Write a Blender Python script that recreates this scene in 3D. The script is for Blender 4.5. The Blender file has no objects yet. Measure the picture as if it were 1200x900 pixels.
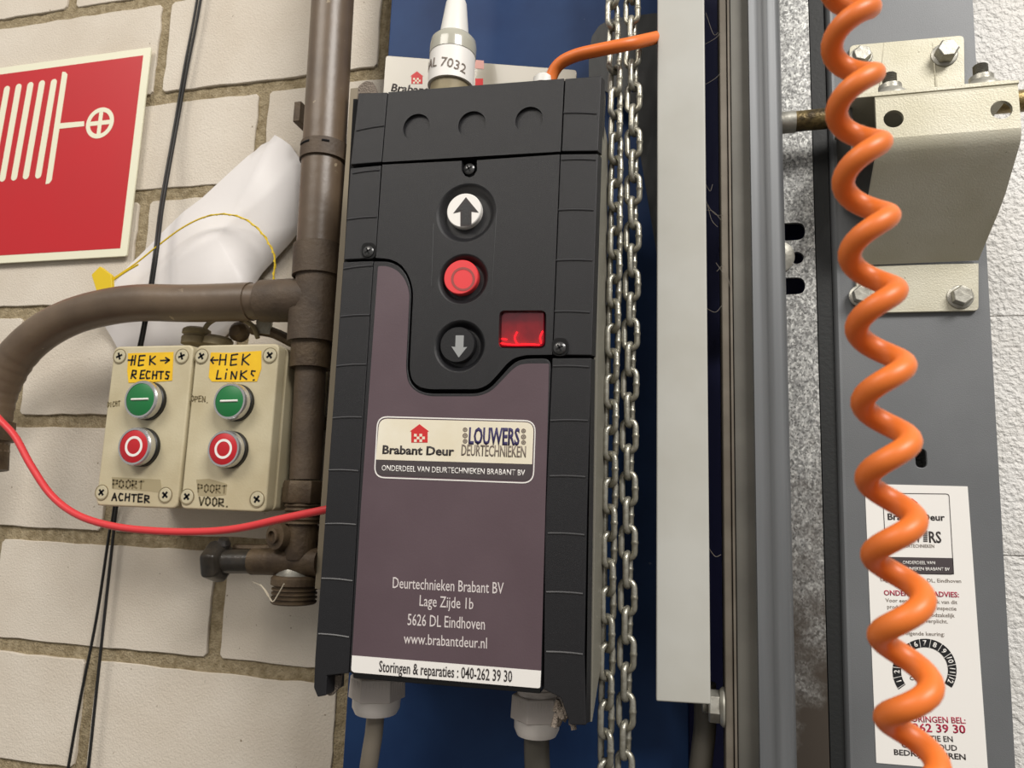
import bpy, bmesh, math, random
from mathutils import Vector, Matrix

random.seed(7)
PI = math.pi
SC = bpy.context.scene
COL = SC.collection

# ------------------------------------------------------------------ camera
F_PX = 858.0
CAMZ = 1.5
ax = -Vector((-3450, 21, F_PX)).normalized()          # wall's horizontal, in (right, down, forward)
az = Vector((180, -5500, F_PX)); az = (az - ax * az.dot(ax)).normalized()
ay = az.cross(ax)                                      # into the wall


def ray(px, py):
    v = Vector((px - 600, py - 450, F_PX))
    return Vector((v.dot(ax), v.dot(ay), v.dot(az)))


def P(px, py, D):
    """point of the world seen at pixel (px, py) at distance D in front of the camera, square to the wall"""
    r = ray(px, py)
    r = r * (D / r.y)
    return Vector((r.x, r.y, r.z + CAMZ))


def mpp(px, py, D):
    """metres per pixel there"""
    return (P(px + 1, py, D) - P(px, py, D)).length


camd = bpy.data.cameras.new('camera')
cam = bpy.data.objects.new('camera', camd)
COL.objects.link(cam)
camd.sensor_width = 36.0
camd.lens = 36.0 * F_PX / 1200.0
camd.clip_start = 0.01
camd.clip_end = 60
right = Vector((ax.x, ay.x, az.x)); down = Vector((ax.y, ay.y, az.y)); fwd = Vector((ax.z, ay.z, az.z))
m = Matrix((( right.x, -down.x, -fwd.x, 0), (right.y, -down.y, -fwd.y, 0), (right.z, -down.z, -fwd.z, CAMZ), (0, 0, 0, 1)))
cam.matrix_world = m
camd.dof.use_dof = True
camd.dof.focus_distance = 0.50
camd.dof.aperture_fstop = 16.0
SC.camera = cam

# ------------------------------------------------------------------ world, lamps, exposure
w = bpy.data.worlds.new('world'); SC.world = w; w.use_nodes = True
w.node_tree.nodes['Background'].inputs[0].default_value = (1.0, 0.965, 0.92, 1)
w.node_tree.nodes['Background'].inputs[1].default_value = 0.36


def area(name, loc, target, sx, sy, power, col):
    d = bpy.data.lights.new(name, 'AREA'); d.shape = 'RECTANGLE'; d.size = sx; d.size_y = sy
    d.energy = power; d.color = col
    o = bpy.data.objects.new(name, d); COL.objects.link(o)
    o.location = loc
    o.rotation_euler = (Vector(target) - Vector(loc)).to_track_quat('-Z', 'Y').to_euler()
    return o


area('ceiling_lamp', (1.5, -1.3, 3.5), (0.0, 0.5, 1.5), 1.3, 0.8, 80, (1.0, 0.965, 0.92))
area('ceiling_lamp', (-1.3, -1.6, 3.5), (0.0, 0.5, 1.5), 1.6, 0.9, 36, (1.0, 0.94, 0.86))
SC.view_settings.view_transform = 'Standard'
SC.view_settings.look = 'None'
SC.view_settings.exposure = 0.08
SC.view_settings.gamma = 1.0
SC.view_settings.use_curve_mapping = False

# ------------------------------------------------------------------ materials


def lin(c):
    return tuple(((v / 255) / 12.92 if v / 255 <= 0.04045 else ((v / 255 + 0.055) / 1.055) ** 2.4) for v in c) + (1,)


MATS = {}


def mat(name, col, rough=0.5, metal=0.0, var=None, vscale=30, bump=0.0, bscale=400, col2=None, detail=6,
        spangle=0, emit=None, spec=0.5, contrast=(0.35, 0.65), coat=0, stretch=None, specks=None):
    if name in MATS:
        return MATS[name]
    m = bpy.data.materials.new(name); m.use_nodes = True
    N = m.node_tree.nodes; L = m.node_tree.links
    b = N['Principled BSDF']
    b.inputs['Roughness'].default_value = rough
    b.inputs['Metallic'].default_value = metal
    b.inputs['Specular IOR Level'].default_value = spec
    b.inputs['Coat Weight'].default_value = coat
    c = lin(col)
    b.inputs['Base Color'].default_value = c
    tc = N.new('ShaderNodeTexCoord')
    src = tc.outputs['Object']
    if stretch:
        mp = N.new('ShaderNodeMapping'); mp.inputs['Scale'].default_value = stretch
        L.new(src, mp.inputs[0]); src = mp.outputs[0]
    last = None
    if col2 is not None:
        n = N.new('ShaderNodeTexNoise'); n.inputs['Scale'].default_value = vscale; n.inputs['Detail'].default_value = detail
        L.new(src, n.inputs['Vector'])
        r = N.new('ShaderNodeMapRange'); r.inputs[1].default_value = contrast[0]; r.inputs[2].default_value = contrast[1]
        L.new(n.outputs[0], r.inputs[0])
        mx = N.new('ShaderNodeMix'); mx.data_type = 'RGBA'
        mx.inputs[6].default_value = c; mx.inputs[7].default_value = lin(col2)
        L.new(r.outputs[0], mx.inputs[0]); last = mx.outputs[2]
    if spangle:
        v = N.new('ShaderNodeTexVoronoi'); v.inputs['Scale'].default_value = spangle
        L.new(src, v.inputs['Vector'])
        r = N.new('ShaderNodeMapRange'); r.inputs[3].default_value = 0.45; r.inputs[4].default_value = 1.5
        sep = N.new('ShaderNodeSeparateColor'); L.new(v.outputs['Color'], sep.inputs[0]); L.new(sep.outputs[0], r.inputs[0])
        vm = N.new('ShaderNodeVectorMath'); vm.operation = 'SCALE'
        if last: L.new(last, vm.inputs[0])
        else: vm.inputs[0].default_value = c[:3]
        L.new(r.outputs[0], vm.inputs['Scale']); last = vm.outputs[0]
    if specks:
        n = N.new('ShaderNodeTexNoise'); n.inputs['Scale'].default_value = specks[1]; n.inputs['Detail'].default_value = 3
        L.new(src, n.inputs['Vector'])
        r = N.new('ShaderNodeMapRange'); r.inputs[1].default_value = specks[2]; r.inputs[2].default_value = specks[2] + 0.03
        L.new(n.outputs[0], r.inputs[0])
        mx = N.new('ShaderNodeMix'); mx.data_type = 'RGBA'
        if last: L.new(last, mx.inputs[6])
        else: mx.inputs[6].default_value = c
        mx.inputs[7].default_value = lin(specks[0])
        L.new(r.outputs[0], mx.inputs[0]); last = mx.outputs[2]
    if last:
        L.new(last, b.inputs['Base Color'])
    if bump:
        n = N.new('ShaderNodeTexNoise'); n.inputs['Scale'].default_value = bscale; n.inputs['Detail'].default_value = detail
        L.new(src, n.inputs['Vector'])
        bp = N.new('ShaderNodeBump'); bp.inputs['Strength'].default_value = min(1, bump); bp.inputs['Distance'].default_value = 0.001 * max(1, bump)
        L.new(n.outputs[0], bp.inputs['Height']); L.new(bp.outputs[0], b.inputs['Normal'])
    if emit:
        b.inputs['Emission Color'].default_value = lin(emit[0]); b.inputs['Emission Strength'].default_value = emit[1]
    MATS[name] = m
    return m


M_brick = mat('sand_lime_brick', (216, 207, 193), 0.9, col2=(203, 192, 176), vscale=14, bump=0.7, bscale=620, specks=((138, 124, 105), 150, 0.72), contrast=(0.3, 0.75))
M_mortar = mat('mortar', (168, 153, 124), 0.95, col2=(138, 123, 94), vscale=160, bump=2.2, bscale=520)
M_block = mat('painted_block', (232, 230, 226), 0.5, col2=(224, 221, 215), vscale=20, bump=3.2, bscale=230, detail=3, spec=0.6)
M_joint = mat('painted_joint', (222, 218, 210), 0.7, bump=2, bscale=200)
M_blue = mat('blue_paint', (33, 62, 106), 0.5, col2=(26, 52, 94), vscale=18, bump=0.25, bscale=60, specks=((96, 106, 130), 160, 0.73), spec=0.22)
M_black = mat('black_plastic', (24, 24, 27), 0.45, bump=0.25, bscale=2600, spec=0.45, detail=2, specks=((62, 62, 64), 2200, 0.66))
M_blackg = mat('black_plastic_smooth', (26, 26, 28), 0.35, bump=0.1, bscale=900)
M_ridge = mat('ridge_highlight', (58, 58, 60), 0.35)  # lighter than the covers: light caught on the ledges, painted in
M_base = mat('grey_housing', (122, 119, 108), 0.5, bump=0.2, bscale=800)
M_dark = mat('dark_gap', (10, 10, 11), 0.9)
M_sheet = mat('aubergine_sticker', (92, 76, 82), 0.42, col2=(87, 71, 77), vscale=25, bump=0.06, bscale=900)
M_cream = mat('cream_print', (226, 216, 190), 0.45, col2=(236, 230, 212), vscale=30)
M_white = mat('white_print', (236, 233, 228), 0.5)
M_wink = mat('white_ink', (214, 206, 204), 0.6)
M_band = mat('charcoal_print', (70, 62, 64), 0.5)
M_ink = mat('dark_ink', (52, 46, 46), 0.6)
M_navy = mat('navy_ink', (48, 40, 88), 0.6)
M_taupe = mat('taupe_ink', (120, 108, 98), 0.6)
M_redp = mat('red_print', (205, 42, 44), 0.5)
M_crim = mat('crimson_print', (170, 30, 66), 0.55)
M_pink = mat('pale_red_print', (214, 160, 150), 0.55)
M_sign = mat('fire_sign_red', (192, 26, 36), 0.4, col2=(188, 30, 38), vscale=12, bump=0.05, bscale=50)
M_glow = mat('photoluminescent_cream', (232, 230, 205), 0.45)
M_pvc = mat('brown_pipe', (106, 89, 71), 0.38, col2=(88, 73, 58), vscale=22, bump=0.25, bscale=120, specks=((150, 135, 112), 90, 0.70), spec=0.6)
M_pvcd = mat('dusty_brown_fitting', (90, 75, 59), 0.6, col2=(70, 57, 45), vscale=40, bump=0.5, bscale=300)
M_brown = mat('corroded_brown_metal', (98, 82, 62), 0.55, metal=0.3, col2=(70, 56, 42), vscale=60, bump=0.6, bscale=300)
M_hard = mat('black_knob', (38, 36, 34), 0.3, col2=(60, 54, 46), vscale=80, bump=0.2)
M_paper = mat('white_plastic_sheet', (226, 222, 220), 0.45, bump=0.3, bscale=30, detail=3, specks=((90, 80, 76), 60, 0.74))
M_beige = mat('aged_beige_plastic', (200, 190, 160), 0.45, col2=(184, 172, 140), vscale=22, bump=0.15, bscale=500)
M_beiged = mat('aged_beige_gland', (150, 138, 108), 0.6, col2=(120, 108, 82), vscale=60)
M_screwb = mat('beige_screw', (190, 181, 152), 0.45)
M_yel = mat('yellow_label', (240, 196, 30), 0.5, col2=(228, 180, 26), vscale=60)
M_yelw = mat('yellow_seal', (222, 190, 30), 0.4)
M_pen = mat('marker_ink', (30, 26, 18), 0.6)
M_fade = mat('faded_marker', (120, 108, 78), 0.7)
M_smear = mat('smudged_grime', (160, 148, 116), 0.7)
M_green = mat('green_cap', (24, 112, 58), 0.4)
M_redcap = mat('red_cap', (186, 28, 38), 0.4)
M_redcap2 = mat('red_cap_centre', (214, 30, 34), 0.4)
M_chrome = mat('satin_bezel', (206, 206, 206), 0.25, metal=0.85)
M_rubber = mat('black_rubber', (18, 18, 18), 0.45)
M_redcab = mat('red_cable_sheath', (214, 58, 62), 0.4, bump=0.15, bscale=200)
M_blkcab = mat('black_wire', (20, 20, 20), 0.45)
M_orange = mat('orange_cable', (232, 122, 48), 0.42, col2=(224, 112, 42), vscale=20, bump=0.05, bscale=80)
M_greycab = mat('grey_cable', (112, 104, 92), 0.5)
M_greycabd = mat('dark_grey_cable', (72, 68, 60), 0.5)
M_duct = mat('light_grey_trunking', (184, 184, 178), 0.45, col2=(175, 174, 166), vscale=15, bump=0.08, bscale=60, specks=((130, 120, 104), 45, 0.74))
M_rail = mat('grey_steel_rail', (112, 114, 116), 0.5, metal=0.3, col2=(96, 98, 100), vscale=10, bump=0.1, bscale=60, stretch=(6, 1, 0.35))
M_railb = mat('brownish_steel_flange', (118, 111, 100), 0.5, metal=0.3, col2=(98, 91, 80), vscale=30)
M_galv = mat('spangled_galvanised', (196, 196, 192), 0.42, metal=0.55, spangle=900, col2=(146, 146, 144), vscale=420, stretch=(1, 1, 0.8), contrast=(.35, .6))
M_zinc = mat('zinc_bracket', (194, 190, 174), 0.5, metal=0.35, col2=(178, 173, 152), vscale=18, bump=0.2, bscale=900, specks=((100, 92, 74), 240, 0.73))
M_bolt = mat('bolt_steel', (186, 184, 174), 0.4, metal=0.6, col2=(150, 147, 137), vscale=120, bump=0.2)
M_col = mat('grey_painted_steel', (114, 116, 118), 0.5, metal=0.25, col2=(101, 103, 105), vscale=8, bump=0.14, bscale=1300)
M_chain = mat('zinc_chain', (178, 176, 165), 0.33, metal=0.7, col2=(146, 142, 128), vscale=160, bump=0.25, bscale=800)
M_rod = mat('greasy_rod', (150, 130, 84), 0.4, metal=0.6, col2=(60, 50, 34), vscale=70, bump=0.6)
M_lint = mat('grey_lint', (140, 128, 116), 0.95, bump=3, bscale=900)
M_ledb = mat('red_display_backing', (165, 26, 70), 0.5, col2=(110, 12, 42), vscale=60)
M_led = mat('lit_led_segment', (255, 60, 80), 0.5, emit=((255, 20, 50), 5))
M_glandw = mat('light_grey_gland', (186, 178, 172), 0.45, bump=0.1)
M_boot = mat('white_boot', (228, 226, 220), 0.4)
M_frost = mat('frosted_collar', (176, 174, 160), 0.25, coat=0.5)


def mat_glass(name, col, fac):
    m = bpy.data.materials.new(name); m.use_nodes = True
    N = m.node_tree.nodes; L = m.node_tree.links
    N.remove(N['Principled BSDF'])
    t = N.new('ShaderNodeBsdfTransparent'); t.inputs[0].default_value = col
    g = N.new('ShaderNodeBsdfGlossy'); g.inputs['Roughness'].default_value = 0.18; g.inputs[0].default_value = (1, .8, .85, 1)
    mx = N.new('ShaderNodeMixShader'); mx.inputs[0].default_value = fac
    L.new(t.outputs[0], mx.inputs[1]); L.new(g.outputs[0], mx.inputs[2])
    L.new(mx.outputs[0], N['Material Output'].inputs[0])
    return m


M_redglass = mat_glass('red_window_film', (1.0, 0.16, 0.36, 1), 0.10)

# ------------------------------------------------------------------ builders
ORG = {}


def tag(o, label=None, cat=None, group=None, kind=None):
    if label: o['label'] = label
    if cat: o['category'] = cat
    if group: o['group'] = group
    if kind: o['kind'] = kind
    return o


def thing(name, loc, label=None, cat=None, group=None, kind=None):
    o = bpy.data.objects.new(name, None); COL.objects.link(o); o.location = loc
    o.empty_display_size = 0.02
    ORG[o] = Vector(loc)
    return tag(o, label, cat, group, kind)


def obj(name, bm, material, parent=None, bevel=0.0, smooth=True, seg=2, label=None, ang=35):
    """link bm (world coordinates) as one mesh object under parent"""
    if parent is None:
        lo = Vector([min(v.co[i] for v in bm.verts) for i in range(3)])
        hi = Vector([max(v.co[i] for v in bm.verts) for i in range(3)])
        org = (lo + hi) / 2
    else:
        org = ORG[parent]
    bmesh.ops.translate(bm, verts=bm.verts, vec=-org)
    bmesh.ops.recalc_face_normals(bm, faces=bm.faces)
    me = bpy.data.meshes.new(name)
    bm.to_mesh(me); bm.free()
    if smooth:
        for p in me.polygons: p.use_smooth = True
        me.set_sharp_from_angle(angle=math.radians(ang))
    me.materials.append(material)
    o = bpy.data.objects.new(name, me); COL.objects.link(o)
    if parent is None: o.location = org
    else: o.parent = parent
    ORG[o] = org
    if bevel:
        md = o.modifiers.new('bevel', 'BEVEL'); md.width = bevel; md.segments = seg; md.limit_method = 'ANGLE'
        md.angle_limit = math.radians(35); md.harden_normals = True
    if label: o['label'] = label
    return o


def W(pts, D):
    """pixel outline -> world outline on the plane D"""
    return [P(x, y, D) for x, y in pts]


def prism(bm, pts, D1):
    """pts: world points on one plane (y = D0); straight walls back to y = D1"""
    f = [bm.verts.new(p) for p in pts]
    b = [bm.verts.new((p.x, D1 if not callable(D1) else D1(p), p.z)) for p in pts]
    n = len(pts)
    bm.faces.new(f); bm.faces.new(b[::-1])
    for i in range(n):
        bm.faces.new((f[i], b[i], b[(i + 1) % n], f[(i + 1) % n]))
    return bm


def pr(pts, D0, D1):
    bm = bmesh.new(); prism(bm, W(pts, D0), D1); return bm


def rnd(pts, r, n=5):
    """round the corners of a world outline"""
    out = []; N = len(pts)
    for i in range(N):
        p = pts[i]; a = pts[i - 1]; b = pts[(i + 1) % N]
        rr = r[i] if isinstance(r, (list, tuple)) else r
        if rr <= 0: out.append(p.copy()); continue
        u = (a - p).normalized(); v = (b - p).normalized()
        d = min(rr, (a - p).length * .49, (b - p).length * .49)
        s = p + u * d; e = p + v * d
        for k in range(n + 1):
            t = k / n
            out.append(s * (1 - t) ** 2 + p * 2 * t * (1 - t) + e * t ** 2)
    return out


def rpr(pts, D0, D1, r, n=5):
    bm = bmesh.new(); prism(bm, rnd(W(pts, D0), r, n), D1); return bm


def box(bm, x0, x1, y0, y1, z0, z1):
    vs = [bm.verts.new((x, y, z)) for x in (x0, x1) for y in (y0, y1) for z in (z0, z1)]
    for f in ((0, 1, 3, 2), (4, 6, 7, 5), (0, 4, 5, 1), (2, 3, 7, 6), (0, 2, 6, 4), (1, 5, 7, 3)):
        bm.faces.new([vs[i] for i in f])
    return bm


def smoothline(pts, n=8):
    """Catmull-Rom through pts"""
    out = []
    q = [pts[0] * 2 - pts[1]] + list(pts) + [pts[-1] * 2 - pts[-2]]
    for i in range(1, len(q) - 2):
        a, b, c, d = q[i - 1], q[i], q[i + 1], q[i + 2]
        for k in range(n):
            t = k / n
            out.append(0.5 * ((2 * b) + (c - a) * t + (2 * a - 5 * b + 4 * c - d) * t * t + (3 * b - a - 3 * c + d) * t ** 3))
    out.append(pts[-1].copy())
    return out


def tube(bm, pts, r, seg=12, closed=False, cap=True, flat=None):
    n = len(pts)
    tan = []
    for i in range(n):
        a = pts[(i - 1) % n] if closed or i else pts[0]
        b = pts[(i + 1) % n] if closed or i < n - 1 else pts[-1]
        tan.append((b - a).normalized())
    ref = Vector((0, 1, 0)) if abs(tan[0].y) < 0.9 else Vector((1, 0, 0))
    nrm = (ref - tan[0] * ref.dot(tan[0])).normalized()
    rings = []
    for i in range(n):
        nrm = (nrm - tan[i] * nrm.dot(tan[i])).normalized()
        bi = tan[i].cross(nrm)
        rr = r[i] if isinstance(r, (list, tuple)) else r
        rings.append([bm.verts.new(pts[i] + (nrm * math.cos(2 * PI * k / seg) + bi * math.sin(2 * PI * k / seg) * (flat or 1)) * rr) for k in range(seg)])
    for i in range(n if closed else n - 1):
        a = rings[i]; b = rings[(i + 1) % n]
        for k in range(seg):
            bm.faces.new((a[k], a[(k + 1) % seg], b[(k + 1) % seg], b[k]))
    if cap and not closed:
        bm.faces.new(rings[0][::-1]); bm.faces.new(rings[-1])
    return bm


def tb(pts, r, seg=12, **k):
    return tube(bmesh.new(), pts, r, seg, **k)


def lathe(bm, c, axis, prof, seg=24, ph=0.0):
    """prof: (radius, height along axis) list, from first to last; r=0 closes"""
    axis = axis.normalized()
    ref = Vector((0, 0, 1)) if abs(axis.z) < 0.9 else Vector((1, 0, 0))
    u = (ref - axis * ref.dot(axis)).normalized(); v = axis.cross(u)
    rings = []
    for r, h in prof:
        if r <= 1e-7: rings.append([bm.verts.new(c + axis * h)])
        else: rings.append([bm.verts.new(c + axis * h + (u * math.cos(2 * PI * k / seg + ph) + v * math.sin(2 * PI * k / seg + ph)) * r) for k in range(seg)])
    for a, b in zip(rings, rings[1:]):
        if len(a) == 1 and len(b) == 1: continue
        for k in range(seg):
            k2 = (k + 1) % seg
            if len(a) == 1: bm.faces.new((a[0], b[k2], b[k]))
            elif len(b) == 1: bm.faces.new((a[k], a[k2], b[0]))
            else: bm.faces.new((a[k], a[k2], b[k2], b[k]))
    return bm


def lt(c, axis, prof, seg=24, ph=0.0):
    return lathe(bmesh.new(), c, Vector(axis), prof, seg, ph)


def cyl(c, axis, r, h, seg=24, ph=0.0, ch=0.0):
    if ch: return lt(c, axis, [(0, 0), (r - ch, 0), (r, ch), (r, h - ch), (r - ch, h), (0, h)], seg, ph)
    return lt(c, axis, [(0, 0), (r, 0), (r, h), (0, h)], seg, ph)


FRONT = Vector((0, -1, 0))


def cut(o, cutters):
    """subtract the bmeshes (world coordinates) from object o, for good"""
    tmp = []
    for bm in cutters:
        bmesh.ops.recalc_face_normals(bm, faces=bm.faces)
        bmesh.ops.translate(bm, verts=bm.verts, vec=-ORG[o])
        me = bpy.data.meshes.new('c'); bm.to_mesh(me); bm.free()
        c = bpy.data.objects.new('c', me); COL.objects.link(c)
        c.location = ORG[o]
        md = o.modifiers.new('cut', 'BOOLEAN'); md.object = c; md.solver = 'EXACT'; md.operation = 'DIFFERENCE'
        tmp.append((md, c))
    keep = [(md, md.show_viewport) for md in o.modifiers if md.type == 'BEVEL']
    for md, _ in keep: md.show_viewport = False
    bpy.context.view_layer.update()
    dg = bpy.context.evaluated_depsgraph_get()
    me = bpy.data.meshes.new_from_object(o.evaluated_get(dg))
    for md, c in tmp:
        o.modifiers.remove(md); mm = c.data; bpy.data.objects.remove(c); bpy.data.meshes.remove(mm)
    for md, s in keep: md.show_viewport = True
    old = o.data
    mats = list(old.materials)
    me.materials.clear()
    for x in mats: me.materials.append(x)
    for p in me.polygons: p.material_index = 0; p.use_smooth = True
    me.set_sharp_from_angle(angle=math.radians(30))
    for p in me.polygons: p.use_smooth = abs(p.normal.y) < .9995
    nm = old.name; o.data = me; bpy.data.meshes.remove(old); me.name = nm


def text_bm(s, a, b, hpx, D, thick=0.0002, bold=0.0, bm=None, natural=False):
    """lettering in px from baseline start a to baseline end b on plane D; hpx capital height in px"""
    cu = bpy.data.curves.new('t', 'FONT'); cu.body = s; cu.size = 1; cu.resolution_u = 2; cu.offset = bold
    o = bpy.data.objects.new('t', cu); COL.objects.link(o)
    bpy.context.view_layer.update()
    me = bpy.data.meshes.new_from_object(o.evaluated_get(bpy.context.evaluated_depsgraph_get()))
    bpy.data.objects.remove(o); bpy.data.curves.remove(cu)
    xs = [v.co.x for v in me.vertices]
    x0, x1 = min(xs), max(xs)
    A = P(a[0], a[1], D); B = P(b[0], b[1], D)
    u = (B - A); Wd = u.length; u.normalize()
    v = Vector((-u.z, 0, u.x))
    H = (P(a[0], a[1] - hpx, D) - A).length
    sy = H / 0.70; sx = Wd / (x1 - x0)
    if natural:
        sx = min(sy, sx); A = (A + B) / 2 - u * sx * (x1 - x0) / 2
    t = bmesh.new(); t.from_mesh(me); bpy.data.meshes.remove(me)
    bmesh.ops.triangulate(t, faces=t.faces)
    for q in t.verts:
        q.co = A + u * (q.co.x - x0) * sx + v * q.co.y * sy
    r = bmesh.ops.extrude_face_region(t, geom=list(t.faces))
    for e in r['geom']:
        if isinstance(e, bmesh.types.BMVert): e.co.y += thick
    if bm is None: return t
    me = bpy.data.meshes.new('t'); t.to_mesh(me); t.free(); bm.from_mesh(me); bpy.data.meshes.remove(me)
    return bm


def lettering(s, a, b, h, D, m, parent, bold=0.0, name='lettering', th=0.0002):
    return obj(name, text_bm(s, a, b, h, D, th, bold), m, parent, smooth=False)


def join(*bms):
    out = bmesh.new()
    for t in bms:
        me = bpy.data.meshes.new('j'); t.to_mesh(me); t.free(); out.from_mesh(me); bpy.data.meshes.remove(me)
    return out


def strokes(paths, r, D, th=0.0002):
    """hand-drawn pen strokes, px polylines, as flat ribbons r px half wide"""
    bm = bmesh.new()
    for path in paths:
        pts = [P(x, y, D) for x, y in path]
        w_ = r * mpp(path[0][0], path[0][1], D)
        for a, b in zip(pts, pts[1:]):
            d = (b - a)
            if d.length < 1e-6: continue
            d.normalize(); n = Vector((-d.z, 0, d.x)) * w_
            e = d * w_ * 0.8
            prism(bm, [a - e * .4 + n, a - e - n * .0, a - e * .4 - n, b + e * .4 - n, b + e, b + e * .4 + n], D + th)
    return bm


def ellipse_px(cx, cy, rx, ry, n=32, a0=0, a1=360):
    return [(cx + rx * math.cos(math.radians(a0 + (a1 - a0) * k / n)), cy - ry * math.sin(math.radians(a0 + (a1 - a0) * k / n))) for k in range(n + (a1 - a0 != 360))]


def ring_px(bm, cx, cy, ro, ri, D, th=0.0002, n=32, asp=1.0, a0=0, a1=360, skew=0):
    full = (a1 - a0) == 360
    def q(r, k):
        a = math.radians(a0 + (a1 - a0) * k / n)
        y = r * math.sin(a); x = r * asp * math.cos(a) + skew * y
        return P(cx + x, cy - y, D)
    V = []
    for k in range(n + (0 if full else 1)):
        o, i = q(ro, k), q(ri, k)
        V.append((bm.verts.new(o), bm.verts.new(i), bm.verts.new((o.x, D + th, o.z)), bm.verts.new((i.x, D + th, i.z))))
    m_ = len(V)
    for k in range(m_ if full else m_ - 1):
        a = V[k]; b = V[(k + 1) % m_]
        bm.faces.new((a[0], b[0], b[1], a[1])); bm.faces.new((a[2], a[3], b[3], b[2]))
        bm.faces.new((a[0], a[2], b[2], b[0])); bm.faces.new((a[1], b[1], b[3], a[3]))
    if not full:
        for a in (V[0], V[-1]): bm.faces.new((a[0], a[1], a[3], a[2]))
    return bm


# ================================================================== THE SETTING
WALL = 0.600


def grid_slab(x0, x1, z0, z1, D, depth, nx, nz, jit):
    bm = bmesh.new()
    g = [[bm.verts.new((x0 + (x1 - x0) * i / nx, D + random.uniform(-jit, jit), z0 + (z1 - z0) * j / nz)) for i in range(nx + 1)] for j in range(nz + 1)]
    for j in range(nz):
        for i in range(nx):
            bm.faces.new((g[j][i], g[j][i + 1], g[j + 1][i + 1], g[j + 1][i]))
    box(bm, x0, x1, D + jit * 2, D + depth, z0, z1)
    return bm


wall = thing('wall_back', (0, WALL, CAMZ - 0.55), kind='structure')
obj('mortar_bed', grid_slab(-1.50, -0.02, CAMZ - .55, CAMZ + .80, WALL + .0024, .09, 170, 190, .0006), M_mortar, wall, smooth=True, ang=80)
beds = [-.479, -.370, -.2625, -.1555, -.050, .0617, .176, .295, .402, .519, .632, .744]
for r in range(len(beds) - 1):
    z0, z1 = beds[r] + CAMZ + .0066, beds[r + 1] + CAMZ - .0066
    off = -.546 if r % 2 == 0 else -.418
    # the rows that have a joint at -.546: r = 0,2,4 counted from the photo's courses
    off = {True: -.546, False: -.418}[(r % 2 == 0)]
    k = -5
    while True:
        xa = off + .256 * k; k += 1
        if xa > 0.02: break
        if xa < -1.5: continue
        x0, x1 = xa + .0066, xa + .256 - .0066
        if x1 > -.022: x1 = -.022
        if x1 - x0 < .01: continue
        pts = []
        def side(ax_, ay_, bx, by, n):
            for i in range(n):
                t = i / n
                j = 0.0 if i == 0 else random.uniform(-.0009, .0009)
                pts.append(Vector((ax_ + (bx - ax_) * t + (j if ax_ == bx else 0), 0, ay_ + (by - ay_) * t + (j if ay_ == by else 0))))
        D0 = WALL + random.uniform(-.0008, .0008)
        side(x0, z0, x1, z0, 14); side(x1, z0, x1, z1, 7); side(x1, z1, x0, z1, 14); side(x0, z1, x0, z0, 7)
        for p in pts: p.y = D0
        pts = rnd(pts, [.003 if i in (0, 14, 21, 35) else 0 for i in range(42)], 1)
        bm = bmesh.new()
        n = len(pts); cx = sum(p.x for p in pts) / n; cz = sum(p.z for p in pts) / n
        f = [bm.verts.new((p.x + (.0005 if p.x < cx else -.0005), p.y, p.z + (.0005 if p.z < cz else -.0005))) for p in pts]
        s = [bm.verts.new((p.x, p.y + .0005, p.z)) for p in pts]
        b = [bm.verts.new((p.x, p.y + .010, p.z)) for p in pts]
        bm.faces.new(f)
        for i in range(n):
            j = (i + 1) % n
            bm.faces.new((f[i], s[i], s[j], f[j])); bm.faces.new((s[i], b[i], b[j], s[j]))
        obj('brick', bm, M_brick, wall, smooth=False)

# painted block wall at the right, behind the grey column
wr = thing('wall_right', (0.4, 0.64, CAMZ - .55), kind='structure')
bm = box(bmesh.new(), .10, .95, .644, .72, CAMZ - .55, CAMZ + .80)
obj('joint_bed', bm, M_joint, wr)
zz = [P(1180, 370, .64).z, P(1180, 651, .64).z]
hgt = zz[0] - zz[1]
for r in range(-2, 5):
    z1 = zz[0] + r * hgt; z0 = z1 - hgt
    if z0 < CAMZ - .56 or z1 > CAMZ + .82: continue
    for k in range(4):
        x0 = -.02 + (k - (r % 2) * .5) * .48; x1 = x0 + .48
        x0 = max(x0, .101); x1 = min(x1, .949)
        if x1 - x0 < .02: continue
        obj('painted_block', box(bmesh.new(), x0 + .0003, x1 - .0003, .640 + random.uniform(0, .0004), .646, z0 + .0003, z1 - .0003), M_block, wr, bevel=.0006)

bm = bmesh.new(); box(bm, -3, 3, -4, 1.0, -.02, 0)
tag(obj('floor', bm, mat('concrete_floor', (104, 100, 94), 0.8, bump=1, bscale=40)), kind='structure')

# ================================================================== BLUE PANEL, PLATES BEHIND THE UNIT
BL = 0.560
bx0 = P(456, 40, BL).x
bm = box(bmesh.new(), bx0, -.005, BL, BL + .025, CAMZ - .45, CAMZ + .62)
o = obj('blue_panel', bm, M_blue, bevel=.001)
tag(o, 'dark blue painted steel panel on the wall behind the black control unit and chains', 'panel')

o = obj('navy_backing_panel', box(bmesh.new(), -.018, .093, .612, .622, CAMZ - .45, CAMZ + .62), mat('dark_navy_paint', (46, 50, 100), .5), bevel=.001)
tag(o, 'dark navy panel deep in the gap behind the steel rail and the slotted plate', 'panel')

# translucent name plate sticking out over the top of the unit
pl = thing('name_plate', P(560, 100, .545), 'pale printed name plate sticking up behind the top of the black control unit', 'plate')
obj('plate', rpr([(452, 65), (676, 82), (670, 150), (446, 150)], .545, .548, .003), mat('translucent_plate', (168, 161, 146), .25, coat=.3), pl, bevel=.0004)
DP = .5448


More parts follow.
